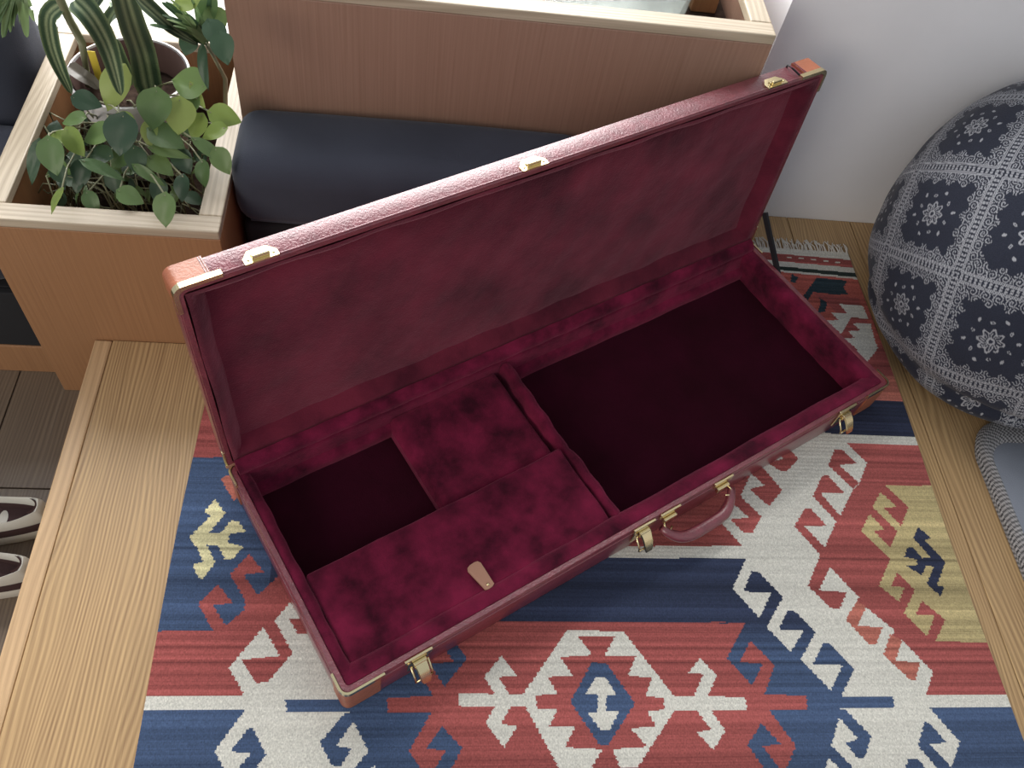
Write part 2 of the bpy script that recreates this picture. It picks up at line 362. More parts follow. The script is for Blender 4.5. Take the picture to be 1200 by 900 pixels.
# --- bands of the outer right field
xr = XM+.3
rect('O', -.4, 1, yof(1050, 470), yof(1040, 440)); rect('N', -.4, 1, yof(1055, 511), yof(1048, 470)); rect('W', -.4, 1, yof(1060, 522), yof(1055, 511))
# --- centre field
c1 = (800, 520, 6); c2_ = (840, 640, 6); c3 = (840, 750, 6); c4 = (1000, 750, 6); c5 = (980, 540, 6); c6 = (980, 640, 6); c8 = (920, 470, 7.5)
A = lambda c, *p: [(c[0]+x/c[2], c[1]+y/c[2]) for x, y in p]
paint('B', [(680, 653), (900, 655), (940, 680), (1000, 760), (1040, 816), (1040, 835), (1000, 900), (980, 1000), (680, 1000)], mir=True)
paint('W', [(680, 640), (880, 640), (880, 655), (680, 653)], mir=True)
# outer blue under the lower white stripe
paint('B', [(1085, 829), (1230, 829), (1260, 1000), (1085, 1000)]); rect('B', -.4, -.19, -.3, yof(160, 833))
# white stripes out to the edges
paint('W', A(c4, (400, 390), (1120, 385), (1130, 470), (400, 478))); rect('W', -.4, -.15, yof(160, 833), yof(165, 815.5))
# --- big white zigzag
paint('W', A(c1, (430, 730), (260, 545), (360, 428), (410, 362), (480, 212), (545, 145), (650, 62), (770, -60), (1000, -80))
      + [(992, 512), (992.7, 520), (1016, 542.7), (1006.7, 566.5), (999, 575), (985, 604), (980, 611), (966.7, 641)]
      + A(c2_, (725, 65), (795, 148), (1000, 360), (985, 385), (1050, 430)) + A(c6, (410, 590), (365, 690), (460, 660)) + A(c4, (345, 5), (560, 225), (510, 390), (530, 470), (540, 480), (745, 715), (690, 900), (640, 1100))
      + A(c3, (950, 1000), (950, 900), (805, 745), (860, 545), (870, 490), (880, 395), (800, 355), (590, 135)) + A(c2_, (590, 795), (520, 745), (350, 570), (300, 505), (110, 300), (205, 90)), mir=True)
for k, cr, p in [
    ('R', c1, [(335, 530), (465, 520), (360, 425), (410, 362), (430, 395), (555, 510), (490, 630), (430, 628)]),
    ('R', c1, [(470, 318), (578, 293), (480, 212), (545, 148), (700, 325), (610, 437), (575, 415)]),
    ('R', c1, [(590, 130), (715, 105), (650, 68), (740, 30), (815, 105), (740, 190), (690, 195)]),
    ('R', c8, [(380, 565), (435, 425), (500, 425), (630, 550), (475, 562), (650, 722), (597, 772)]),
    ('R', c1, [(915, 370), (980, 225), (1020, 222), (1135, 345), (970, 348), (1110, 510), (1080, 545)]),
    ('R', c1, [(785, 580), (860, 455), (900, 455), (1015, 578), (855, 580), (1000, 730), (970, 785)]),
    ('R', c2_, [(725, 65), (640, 280), (800, 435), (865, 440), (915, 325), (720, 310), (795, 148), (770, 90)]),
    ('O', c2_, [(985, 385), (905, 515), (1070, 690), (1120, 695), (1165, 570), (990, 560), (1050, 430)]),
    ('O', c4, [(260, -40), (210, 105), (400, 280), (435, 285), (470, 160), (295, 145), (345, 5)]),
    ('B', c4, [(455, 745), (500, 575), (530, 580), (655, 720), (540, 735), (690, 895), (640, 960)]),
    ('B', c4, [(365, 900), (385, 840), (450, 835), (495, 880), (530, 960), (370, 960)]),
    ('B', c2_, [(185, 320), (245, 175), (290, 178), (465, 360), (350, 572), (300, 505), (385, 325)]),
    ('B', c2_, [(435, 585), (500, 450), (545, 455), (695, 605), (590, 797), (520, 745), (610, 595)]),
    ('B', c3, [(675, 170), (745, 25), (790, 20), (965, 205), (875, 398), (800, 355), (885, 178)]),
    ('B', c3, [(860, 395), (1240, 395), (1245, 475), (860, 478)]),
    ('B', c3, [(865, 488), (900, 485), (1085, 675), (1045, 825), (990, 835), (905, 720), (995, 700), (860, 545)]),
    ('B', c3, [(800, 745), (830, 765), (965, 905), (990, 1000), (760, 1000), (780, 820)]),
    ('W', c3, [(785, 830), (870, 905), (870, 1000), (740, 1000), (765, 900)])]:
    paint(k, p, cr, mir=True)
# --- red centre
paint('R', [(680, 729), (850, 729)] + A(c2_, (0, 545), (200, 540)) + A(c3, (70, 130), (250, 320), (320, 168), (160, 155), (235, 5), (405, 175), (335, 385), (625, 390), (640, 490), (370, 495), (555, 745), (490, 900), (430, 1000)) + [(870, 1000), (680, 1000)], mir=True)
paint('B', [(215, 735), (315, 585), (450, 735), (320, 745), (440, 900), (440, 980), (330, 900)], c3, mir=True)
paint('R', [(345, 388), (625, 392), (638, 488), (345, 492)], c3, mir=True)
cd_ = (600, 720, 6); cl = (440, 750, 6); cr_ = (740, 750, 6)
paint('W', [(75, 565), (390, 108), (785, 122), (1140, 575), (1140, 680), (880, 1080), (330, 1080), (95, 650)], cd_)
paint('R', [(465, 155), (565, 285), (340, 300), (425, 430), (250, 440), (320, 560), (165, 570), (175, 665), (320, 665), (265, 785), (445, 790), (370, 935), (635, 948), (560, 1080), (760, 1080), (708, 948), (950, 930), (835, 800), (1015, 790), (950, 680), (1080, 670), (1080, 590), (940, 575), (985, 440), (815, 435), (870, 295), (650, 290), (725, 155)], cd_)
paint('B', [(560, 338), (665, 343), (865, 625), (675, 920), (615, 920), (410, 615)], cd_)
paint('W', [(590, 440), (660, 445), (735, 570), (660, 565), (665, 680), (755, 685), (685, 810), (620, 810), (530, 690), (605, 685), (600, 565), (515, 560)], cd_)
paint('W', [(585, 375), (1080, 385), (1080, 465), (585, 465)], cl); paint('W', [(840, 385), (765, 260), (885, 110), (995, 255), (865, 260), (945, 390)], cl)
paint('W', [(840, 460), (775, 585), (905, 755), (1000, 600), (880, 595), (955, 460)], cl)
paint('W', [(230, 395), (800, 400), (810, 495), (230, 495)], cr_); paint('W', [(440, 395), (505, 240), (400, 230), (480, 125), (600, 250), (535, 400)], cr_)
paint('W', [(450, 485), (560, 630), (460, 650), (575, 770), (660, 640), (560, 495)], cr_)
# --- yellow hexagon with navy bird on the right
paint('Y', A(c5, (340, 170), (900, 182), (1500, 600)) + [(1190, 752)] + A(c6, (1030, 680), (700, 665), (770, 520), (605, 385), (560, 480), (695, 490), (640, 635), (475, 470), (555, 310), (430, 185), (385, 280), (480, 290), (440, 390), (300, 280), (380, 90))
      + A(c5, (175, 495), (235, 375), (340, 485), (260, 490), (380, 610), (430, 495), (255, 325), (310, 220), (430, 325), (335, 330), (460, 460), (510, 325)))
paint('N', [(580, 465), (675, 545), (625, 555), (745, 680), (775, 715), (715, 875), (765, 885), (740, 955), (640, 865), (690, 745), (640, 735), (605, 805), (495, 740), (570, 735), (570, 695), (480, 675), (505, 610), (545, 610), (610, 685), (670, 680), (545, 545)], c5)
# --- left outer field
l2 = (150, 600, 6); l1 = (150, 470, 6)
sl, r = inside([(-.4, yof(240, 536)), (-.22, yof(240, 536)), (-.22, yof(180, 739)), (-.4, yof(180, 739))])
paint('R', [(225, 480), (420, 480), (420, 700), (370, 735), (290, 735), (195, 760)])
paint('R', [(235, 470), (290, 470), (285, 536), (225, 536)])
paint('B', A(l2, (380, -384), (100, 840), (600, 835), (500, 645), (635, 510), (740, 640), (600, 655), (690, 800), (820, 690), (820, 610), (720, 440), (855, 295), (955, 425), (810, 440), (915, 585), (1050, 455), (1400, 200), (1200, -384)))
paint('C', [(440, 180), (590, 25), (540, 0), (620, -90), (690, 10), (575, 150), (660, 145), (730, 60), (780, 65), (830, 140), (715, 155), (710, 220), (815, 240), (740, 330), (685, 330), (640, 235), (560, 230), (620, 355), (530, 475), (495, 450), (465, 370), (535, 350), (500, 260)], l2)
paint('O', [(655, 545), (720, 515), (800, 660), (745, 700)], l1)
# left white hooks where they clear the case
cL = (260, 680, 7.5)
paint('R', [(285, 813), (268, 790), (268, 782), (308, 735), (322, 727), (340, 706), (362, 720), (400, 813)])
paint('W', [(287.5, 816), (268, 782.7), (308.7, 735), (322, 727), (340, 706), (356, 726), (402, 790), (410, 815.5), (330, 815.5)])
paint('R', [(170, 700), (510, 665), (365, 412), (465, 352), (620, 640), (410, 890), (300, 905)], cL)
paint('R', [(590, 340), (700, 340), (770, 470), (670, 475)], cL)
# --- far end
ct = (900, 280, 7.5)
paint('P', [(-900, -60), (830, 190), (1100, 800), (600, 1300), (-900, 900)], ct)
paint('W', [(-900, -60), (830, 110), (830, 360), (-900, 190)], ct)
paint('R', [(-900, 40), (830, 195), (830, 262), (-900, 105)], ct); paint('D', [(-900, 145), (830, 308), (830, 342), (-900, 175)], ct)
for i in range(5): paint('W', [(165+i*108, 155+i*11), (210+i*108, 158+i*11), (210+i*108, 168+i*11), (165+i*108, 165+i*11)], ct)
paint('T', [(430, 340), (700, 368), (670, 430), (710, 490), (590, 490), (400, 468), (350, 540), (310, 500)], ct); paint('T', [(450, 510), (525, 550), (500, 640), (430, 655), (460, 570)], ct)
paint('T', [(205, 305), (265, 340), (240, 390), (200, 380)], ct)
paint('R', [(400, 480), (800, 520), (1000, 1100), (500, 1000), (600, 650), (520, 560)], ct)
paint('W', [(625, 570), (840, 590), (880, 702), (730, 690), (640, 835), (505, 712), (620, 715), (555, 648), (695, 655)], ct)
paint('W', [(740, 742), (900, 745), (935, 900), (960, 960), (840, 1115), (770, 960), (660, 870), (760, 872), (700, 810), (810, 805)], ct)
# continuation nearer than the photograph shows: the design is symmetric about its middle stripe
yv = .19
rows = np.where(gy < yv)[0]
for j in rows:
    jj = np.argmin(abs(gy-(2*YMIR-gy[j]))); IDX[j] = IDX[min(jj, ny-1)]
palette = np.array([PAL[k] for k in KEYS])
colr = palette[IDX]
# blue yarn of the middle field: shade painted in darker towards the far side
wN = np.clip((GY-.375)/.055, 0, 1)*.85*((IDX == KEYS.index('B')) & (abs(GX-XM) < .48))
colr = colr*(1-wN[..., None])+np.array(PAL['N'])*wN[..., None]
# abrash: dye changes from row to row
ab = np.convolve(rng.normal(size=ny+40), np.ones(3)/3, 'same')[20:20+ny]*.26+np.convolve(rng.normal(size=ny+40), np.ones(25)/25, 'same')[20:20+ny]*.5
amp = np.where(IDX == KEYS.index('W'), .25, 1.)[..., None]
colr = colr*(1+np.clip(ab, -.5, .5)[:, None, None]*amp)
colr = np.clip(colr*(1+rng.normal(size=(ny, nx, 1))*.07), .002, .9)
vx = np.linspace(RX0, RX1, nx+1); vy = np.linspace(RY0, RY1, ny+1); VX, VY = np.meshgrid(vx, vy)
edge = .0025*np.sin(VY*9)*np.clip((abs(VX-XM)-.5)/.12, 0, 1)
VZ = .0042+.00028*np.sin(VY*2*PI/.0075)+.0002*np.sin(VX*2*PI/.005+np.floor(VY/.00375)*PI)
top = np.stack([VX+edge, VY, VZ], -1).reshape(-1, 3)
ii = np.arange(ny*(nx+1)).reshape(ny, nx+1)[:, :-1]
quads = np.stack([ii, ii+1, ii+nx+2, ii+nx+1], -1).reshape(-1, 4)
keep = ~((GX < -.266) & (GY > .903)).ravel()          # the edge is turned under where the planter stands
quads = quads[keep]
me = bpy.data.meshes.new('rug_weave')
me.vertices.add(len(top)); me.vertices.foreach_set('co', top.ravel().astype(np.float32))
me.loops.add(quads.size); me.loops.foreach_set('vertex_index', quads.ravel().astype(np.int32))
me.polygons.add(len(quads)); me.polygons.foreach_set('loop_start', np.arange(0, quads.size, 4, dtype=np.int32))
me.update(calc_edges=True)
at = me.attributes.new('col', 'FLOAT_COLOR', 'FACE')
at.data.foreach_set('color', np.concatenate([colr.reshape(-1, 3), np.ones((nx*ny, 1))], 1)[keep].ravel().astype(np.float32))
rug = empty('kilim_rug', (XM, .46, 0), label='flat woven red, blue and ivory geometric kilim rug under the open case', cat='rug')
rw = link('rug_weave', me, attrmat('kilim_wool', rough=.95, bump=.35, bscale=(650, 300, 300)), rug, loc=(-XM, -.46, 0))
o = MB().box(RX0+.002, RX1-.002, RY0, .902, .0003, .0030).box(-.264, RX1-.002, .902, RY1, .0003, .0030).build('rug_backing', simple('kilim_back', (.4, .35, .3), .95), rug); o.location = (-XM, -.46, 0)
fr = MB()
for i in range(150):
    x = RX0+.006+i*(RX1-RX0-.012)/149
    if x < -.258: continue
    for k in range(3):
        x2 = x+random.uniform(-.004, .004); L = random.uniform(.018, .032)
        fr.tube([(x2, RY1-.003, .004), (x2+random.uniform(-.004, .004), RY1+L*.5, .005), (x2+random.uniform(-.008, .008), RY1+L, .0025)], .0011, 4)
o = fr.build('fringe', simple('fringe_cotton', (.60, .57, .52), .95), rug, kind='stuff', label='short knotted ivory cotton fringe'); o.location = (-XM, -.46, 0)

# ================================================================== GUITAR CASE
CA, CL, CW, CH = .5288, 1.060, .3786, .0758
ZR = .0056                                # it lies on the rug
case = empty('guitar_case', (-.0572, .2991, ZR), CA, label='open burgundy rectangular guitar case with plush lining lying on the kilim rug', cat='guitar case')
HB = CH-ZR
t = .009
sh = MB()
r0 = .010
sh.loft([rrect(0, CL, 0, CW, r0, 0), rrect(0, CL, 0, CW, r0, HB-.002), rrect(.0012, CL-.0012, .0012, CW-.0012, r0, HB), rrect(t-.001, CL-t+.001, t-.001, CW-t+.001, .006, HB), rrect(t, CL-t, t, CW-t, .006, HB-.002), rrect(t, CL-t, t, CW-t, .006, .006)])
shell = autosmooth(sh.build('base_shell', M['leath'], case))
# thin piping line round the outside below the rim
pp = MB(); pts = rrect(-.0006, CL+.0006, -.0006, CW+.0006, r0, HB-.011, 5)
pp.tube(pts+[pts[0]], .0016, 6, False); pp.build('rim_piping', M['leath'], case, True)

def plush_wall(x0, x1, y0, y1, z0, z1, r, n=3, wob=.0016, seed=0):
    """soft padded block with rounded top"""
    bm = bmesh.new(); bmesh.ops.create_cube(bm, size=1)
    for q in bm.verts: q.co = Vector(((x0+x1)/2+q.co.x*(x1-x0), (y0+y1)/2+q.co.y*(y1-y0), (z0+z1)/2+q.co.z*(z1-z0)))
    bmesh.ops.bevel(bm, geom=[e for e in bm.edges if min(v.co.z for v in e.verts) > z0+1e-5 or abs(e.verts[0].co.z-e.verts[1].co.z) > 1e-5], offset=r, segments=4, affect='EDGES', profile=.55)
    for _ in range(3):
        es = [e for e in bm.edges if e.calc_length() > .022]
        if es: bmesh.ops.subdivide_edges(bm, edges=es, cuts=1, use_grid_fill=True)
    bmesh.ops.triangulate(bm, faces=[f for f in bm.faces if len(f.verts) > 4])
    for q in bm.verts:
        p = q.co; w = wob*(math.sin(p.x*61+seed)*math.sin(p.y*73+seed*1.7)+.6*math.sin(p.x*131+p.y*97+seed))
        if p.z > z0+.002: p.z += w; p.x += w*.6; p.y += w*.6
    bm.verts.index_update(); o = MB(); o.add([q.co for q in bm.verts], [[q.index for q in f.verts] for f in bm.faces]); bm.free(); return o
# lining: floor and four padded walls
fl = MB()
NXF, NYF = 60, 24
fl.loft([[(t+.001+(CL-2*t-.002)*i/NXF, t+.001+(CW-2*t-.002)*j/NYF, .0095+.0006*math.sin(i*1.3)*math.sin(j*.9)) for i in range(NXF+1)] for j in range(NYF+1)], False, False, False)
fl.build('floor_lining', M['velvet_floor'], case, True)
T = .022
zt = HB-.002
def wall_lining(pts, nrm, th_top, th_bot, seed, ledge=False):
    """padded wall strip: profile swept along the wall from pts[0] to pts[1]"""
    a, b = Vector(pts[0]), Vector(pts[1]); n = Vector(nrm); rings = []; K = 40
    prof = [(0, .008), (th_bot, .008), (th_bot, .02), (th_top*1.05, zt-.020), (th_top, zt-.007), (th_top*.75, zt-.001), (th_top*.35, zt+.0012), (0, zt+.0002)]
    if ledge: prof = [(0, .008), (.024, .008), (.026, .022), (.022, .031), (.013, .034), (.009, zt-.012), (.008, zt-.003), (.004, zt), (0, zt)]
    for i in range(K+1):
        p = a.lerp(b, i/K); w = .0006*math.sin(i*1.1+seed)+.0005*math.sin(i*.43+seed)
        rings.append([(p.x+n.x*(d+(w if d > 0 else 0)), p.y+n.y*(d+(w if d > 0 else 0)), z) for d, z in prof])
    return MB().loft(rings)
e1 = t+.0005
for pts, nrm, tt, tb, sd in [(((e1, e1), (CL-e1, e1)), (0, 1), .026, .020, 1), (((CL-e1, e1), (CL-e1, CW-e1)), (-1, 0), .022, .022, 2), (((CL-e1, CW-e1), (e1, CW-e1)), (0, -1), .012, .014, 3), (((e1, CW-e1), (e1, e1)), (1, 0), .016, .018, 4)]:
    autosmooth(wall_lining(pts, nrm, tt, tb, sd, sd == 3).build('wall_lining', M['velvet'], case), 60)
hs = MB(); K = 50; rings = []
for i in range(K+1):
    x = t+.001+(CL-2*t-.002)*i/K; w = .0006*math.sin(i*1.9)
    rings.append([(x, CW+a+(w if j else 0), HB+b) for j, (a, b) in enumerate([(-.0095, -.002), (-.016, -.007), (-.020, .000), (-.017, .009), (-.010, .015), (-.0025, .017), (-.0015, .004)])])
hs.loft(rings); autosmooth(hs.build('hinge_strip', M['velvet'], case), 60)
# neck-rest block with a scooped top
nb = MB(); K, J = 22, 22; rings = []
bx0, bx1, by0, by1 = .252, .462, .170, CW-t-.013
for j in range(J+1):
    y = by0+(by1-by0)*j/J; row = []
    for i in range(K+1):
        x = bx0+(bx1-bx0)*i/K
        u = (x-bx0)/(bx1-bx0)*2-1; v = (y-by0)/(by1-by0)
        ed = min(1, (1-abs(u))*7, (v+.06)*7, (1.06-v)*8); ed = max(0, ed); ed = math.sqrt(1-(1-ed)**2)
        z = .010+(.038-.013*math.sin(PI*min(1, max(0, (v-.05)/.8)))*max(0, 1-.6*u*u))*(.45+.55*ed)+.0012*math.sin(i*1.7)*math.sin(j*1.3)
        row.append((x, y, z))
    rings.append(row)
nb.loft(rings, False, False, False)
# skirt down to the floor
per = [rings[0][i] for i in range(K+1)]+[rings[j][K] for j in range(1, J+1)]+[rings[J][i] for i in range(K-1, -1, -1)]+[rings[j][0] for j in range(J-1, 0, -1)]
nb.loft([[(x, y, .008) for x, y, z in per], per], True, False)
autosmooth(nb.build('neck_rest', M['velvet'], case), 70)
# tall padded divider between the neck rest and the body cavity
dv = MB(); rings = []
for j in range(31):
    y = .030+(CW-t-.013-.030)*j/30; hgt = (.063 if y < .17 else .057+.006*((y-.17)/.19)**2) - (.004*math.exp(-((y-.19)/.03)**2)); w = .0012*math.sin(j*1.4)
    rings.append([(.463+w, y, .008), (.465+w, y, hgt-.008), (.469+w, y, hgt-.001), (.475+w, y, hgt), (.482+w, y, hgt-.004), (.485+w, y, hgt-.014), (.489+w, y, .008)])
dv.loft(rings); autosmooth(dv.build('divider', M['velvet'], case), 60)
# accessory compartment: body under a plush flap with a leather pull tab
plush_wall(.028, .459, .034, .163, .008, .048, .004, seed=2, wob=.0006).build('accessory_box', M['velvet'], case, True)
flap = plush_wall(.0265, .4615, .031, .176, .0485, .0625, .006, seed=5, wob=.0011).build('accessory_lid', M['velvet'], case, True)
tb = MB(); ang = math.radians(-84)
poly = [(0.020, -.008), (.022, -.004), (.022, .004), (.020, .008), (-.016, .0115), (-.0205, .009), (-.022, .004), (-.022, -.004), (-.0205, -.009), (-.016, -.0115)]
ca, sa = math.cos(ang), math.sin(ang)
tb.prism([(.240+x*ca-y*sa, .053+x*sa+y*ca) for x, y in poly], .0636, .0662)
tbo = tb.build('pull_tab', M['tab'], case, label='brown leather pull tab with a rivet')
MB().lathe([(.0001, 0), (.0026, 0), (.0022, .0012), (.0001, .0016)], (.240+.016*ca, .053+.016*sa, .0662), 14).build('rivet', M['brass'], tbo, True)

# leather corner guards with brass edge clips
def corner_guard(mx, my, parent, z0, z1, lx=.052, ly=.030, up=True):
    """L-shaped guard wrapped round a vertical edge; mx,my: 0 or 1 choose the corner"""
    g = MB(); o_ = .0022; n = 6
    pts = [(lx, -o_)]+[(r0*(1-math.sin(a))-o_*math.sin(a), r0*(1-math.cos(a))-o_*math.cos(a)) for a in [PI/2*k/n for k in range(n+1)]]+[(-o_, ly)]
    inn = [(lx, .0005)]+[(r0*(1-math.sin(a))+.0005, r0*(1-math.cos(a))+.0005) for a in [PI/2*k/n for k in range(n+1)]]+[(.0005, ly)]
    poly = pts+inn[::-1]
    f = lambda x, y: (CL-x if mx else x, CW-y if my else y)
    g.prism([f(x, y) for x, y in poly], z0, z1)
    go = autosmooth(g.build('corner_guard', M['tan'], parent, label='tan leather corner guard'))
    # brass clip along the rim
    b = MB(); zb0, zb1 = (z1-.004, z1+.0048)
    o2 = .0028
    pts2 = [(lx*1.12, -o2)]+[(r0*(1-math.sin(a))-o2*math.sin(a), r0*(1-math.cos(a))-o2*math.cos(a)) for a in [PI/2*k/n for k in range(n+1)]]+[(-o2, ly*1.1)]
    in2 = [(lx*1.12, .0003)]+[(.0003+r0*(1-math.sin(a)), .0003+r0*(1-math.cos(a))) for a in [PI/2*k/n for k in range(n+1)]]+[(.0003, ly*1.1)]
    b.prism([f(x, y) for x, y in pts2+in2[::-1]], zb0, zb1)
    bo = b.build('brass_clip', M['brass'], parent)
    return go
for mx in (0, 1):
    for my in (0, 1): corner_guard(mx, my, case, .004, HB-.0035)

# drawbolt latches on the front
def latch(xc):
    l = empty('latch', (xc, 0, 0)); l.parent = case; l['label'] = 'brass draw latch'
    MB().box(-.021, .021, -.0045, -.0005, HB-.010, HB+.0015, .001).build('rim_plate', M['brass'], l)
    MB().box(-.016, .016, -.0035, -.0004, HB-.045, HB-.010, .001).build('back_plate', M['brass'], l)
    MB().box(-.010, .010, -.010, -.0036, HB-.022, HB-.011, .0015).build('hinge_block', M['brass'], l)
    k = MB()
    prof = [(-.0095, -.009), (.0095, -.009)]
    rings = []
    for i in range(9):
        u = i/8; y = -.008-.022*u; z = HB-.016-.020*u*u-.006*u; w = .0092*(1-.18*u) if i < 8 else .0055
        rings.append([(-w, y, z), (w, y, z), (w*.9, y-.001, z+.0035), (-w*.9, y-.001, z+.0035)])
    k.loft(rings); autosmooth(k.build('lever', M['brass'], l), 30)
    for s in (-1, 1): MB().tube([(s*.013, -.006, HB-.020), (s*.013, -.020, HB-.036), (s*.013, -.022, HB-.044)], .0017, 6).build('wire_loop', M['brass'], l, True)
    MB().tube([(-.013, -.022, HB-.044), (.013, -.022, HB-.044)], .0017, 6).build('wire_loop', M['brass'], l, True)
for xc in (.108, .4975, .950): latch(xc)
# carrying handle
hd = empty('handle', (.605, 0, 0)); hd.parent = case; hd['label'] = 'padded burgundy carrying handle on brass loops'
for s in (-1, 1):
    MB().box(s*.0555-.020, s*.0555+.020, -.004, -.0004, HB-.013, HB+.0008, .001).build('mount_plate', M['brass'], hd)
    MB().box(s*.0555-.013, s*.0555+.013, -.010, -.0036, HB-.025, HB-.013, .002).build('mount_block', M['brass'], hd)
    MB().tube([(s*.066, -.006, HB-.020), (s*.070, -.016, HB-.024), (s*.064, -.022, HB-.028), (s*.056, -.018, HB-.027)], .0018, 6).build('ring', M['brass'], hd, True)
g = MB(); n = 24; pts = []; rad = []
for i in range(n+1):
    u = -1+2*i/n; x = .074*u; q = 1-abs(u)**4
    pts.append((x, -.012-.030*q, HB-.026-.016*q)); rad.append(.0058+.0042*(1-u**4))
g.tube(pts, rad, 12); g.build('grip', M['leath'], hd, True)

# ------------------------------------------------------------------ lid, hinged at the back edge
TH = 1.619; LD = .036
lid_sh = MB()
def LR(ins, r, z): return [(x, y-CW, z) for x, y, z in rrect(ins, CL-ins, ins, CW-ins, r, z)]
lid_sh.loft([LR(0, r0, LD), LR(0, r0, .002), LR(.0012, r0, 0), LR(t-.001, .006, 0), LR(t, .006, .002), LR(t, .006, LD-.006)])
lid = lid_sh.build('lid', M['leath'], case); autosmooth(lid)
lid.location = (0, CW, HB); lid.rotation_euler = (-TH, 0, 0)
pts = [(x, y-CW, z) for x, y, z in rrect(-.0004, CL+.0004, -.0004, CW+.0004, r0, .0028, 5)]
pp = MB(); pp.tube(pts+[pts[0]], .0015, 6, False); pp.build('lid_piping', M['leath'], lid, True)
# padded lining: rolled border then a quilted panel
ll = MB(); rings = []
specs = [(t+.0005, -.0005), (t+.005, -.001), (t+.010, .002), (t+.019, .012), (t+.024, .021), (t+.027, .0235)]
def LRI(ins, z, n=40, m_=16):
    x0, x1, y0, y1 = ins, CL-ins, ins, CW-ins; p = []
    for i in range(n): p.append((x0+(x1-x0)*i/n, y0))
    for i in range(m_): p.append((x1, y0+(y1-y0)*i/m_))
    for i in range(n): p.append((x1-(x1-x0)*i/n, y1))
    for i in range(m_): p.append((x0, y1-(y1-y0)*i/m_))
    return [(x+.0009*math.sin(37*y+5*x), y-CW+.0009*math.sin(41*x), z+.0009*math.sin(53*x+31*y)*(1 if ins > .012 else 0)) for x, y in p]
ll.loft([LRI(a, z) for a, z in specs], False, False)
autosmooth(ll.build('border_lining', M['velvet_lid'], lid), 60)
pn = MB(); NX, NY = 90, 36; ins = t+.022
pn.loft([[(ins+(CL-2*ins)*i/NX, ins+(CW-2*ins)*j/NY-CW,
     .0225-.0022*(math.sin(PI*i/NX)*math.sin(PI*j/NY))**.5+.0010*math.sin(i*.31+.4*j*.2)*math.sin(j*.35+1)+.0005*math.sin(i*.9+j*.5)) for i in range(NX+1)] for j in range(NY+1)], False, False, False)
pn.build('panel_lining', M['velvet_lid'], lid, True)
MB().box(t, CL-t, t-CW, -t, LD-.0105, LD-.0062).build('lid_board', M['leath'], lid)
# catch plates on the free edge (lid front face is y = -CW)
for xc in (.105, .492, .950):
    k = MB(); w = .021
    poly = [(-w, .0006), (w, .0006), (w, .010), (w*.55, .021), (-w*.55, .021), (-w, .010)]
    k.loft([[(xc+x, -CW-.0004, z) for x, z in poly], [(xc+x, -CW-.0026, z) for x, z in poly]])
    ko = k.build('catch_plate', M['brass'], lid)
    MB().box(xc-.011, xc+.011, -CW-.009, -CW-.0024, .0035, .0075, .0012).build('catch_hook', M['brass'], lid)
    MB().box(xc-.011, xc+.011, -CW-.005, -CW-.0024, .0075, .0135, .0012).build('catch_hook', M['brass'], lid)
    for s in (-1, 1): MB().lathe([(.0001, 0), (.002, 0), (.0015, .001), (.0001, .0013)], (0, 0, 0), 10).build('screw', M['brass'], lid, True).matrix_local = Matrix.Translation((xc+s*.0155, -CW-.0026, .006))@Matrix.Rotation(PI/2, 4, 'X')
# lid corner guards (free edge and hinge edge)
for mx in (0, 1):
    g = MB(); o_ = .0022; lx, ly = .045, .030; n = 6
    pts = [(lx, -o_)]+[(r0*(1-math.sin(a))-o_*math.sin(a), r0*(1-math.cos(a))-o_*math.cos(a)) for a in [PI/2*k/n for k in range(n+1)]]+[(-o_, ly)]
    inn = [(lx, .0005)]+[(r0*(1-math.sin(a))+.0005, r0*(1-math.cos(a))+.0005) for a in [PI/2*k/n for k in range(n+1)]]+[(.0005, ly)]
    f = lambda x, y: (CL-x if mx else x, y-CW)
    g.prism([f(x, y) for x, y in pts+inn[::-1]], .0075, LD+.002)
    autosmooth(g.build('corner_guard', M['tan'], lid, label='tan leather corner guard'))
    st = MB()
    for q in (.040, .043): st.box(*sorted((f(q, 0)[0], f(q+.0012, 0)[0])), -CW-.0032, -CW-.0021, .008, LD+.001)
    st.build('stitching', M['leath'], lid)
    b = MB(); o2 = .0030
    pts2 = [(lx*1.25, -o2)]+[(r0*(1-math.sin(a))-o2*math.sin(a), r0*(1-math.cos(a))-o2*math.cos(a)) for a in [PI/2*k/n for k in range(n+1)]]+[(-o2, ly*1.3)]
    in2 = [(lx*1.25, .003)]+[(.003+r0*(1-math.sin(a)), .003+r0*(1-math.cos(a))) for a in [PI/2*k/n for k in range(n+1)]]+[(.003, ly*1.3)]
    b.prism([f(x, y) for x, y in pts2+in2[::-1]], -.0008, .0075); b.build('brass_clip', M['brass'], lid)
    # short brass clip by the hinge
    x0 = CL-.001 if mx else -.0028
    MB().box(x0, x0+.0038, -.040, -.006, -.0006, .006, .0006).build('brass_clip', M['brass'], lid)
    MB().box(*sorted((f(-.003, 0)[0], f(.012, 0)[0])), -.006, -.001, -.0015, .003, .0006).build('hinge_tab', M['tab'], lid)
# hinges along the back
for xc in (.16, .53, .90):
    h_ = MB(); h_.tube([(xc-.03, CW+.0035, HB), (xc+.03, CW+.0035, HB)], .003, 10); h_.box(xc-.03, xc+.03, CW+.0004, CW+.0022, HB-.022, HB-.002)
    h_.build('hinge', M['brass'], case)
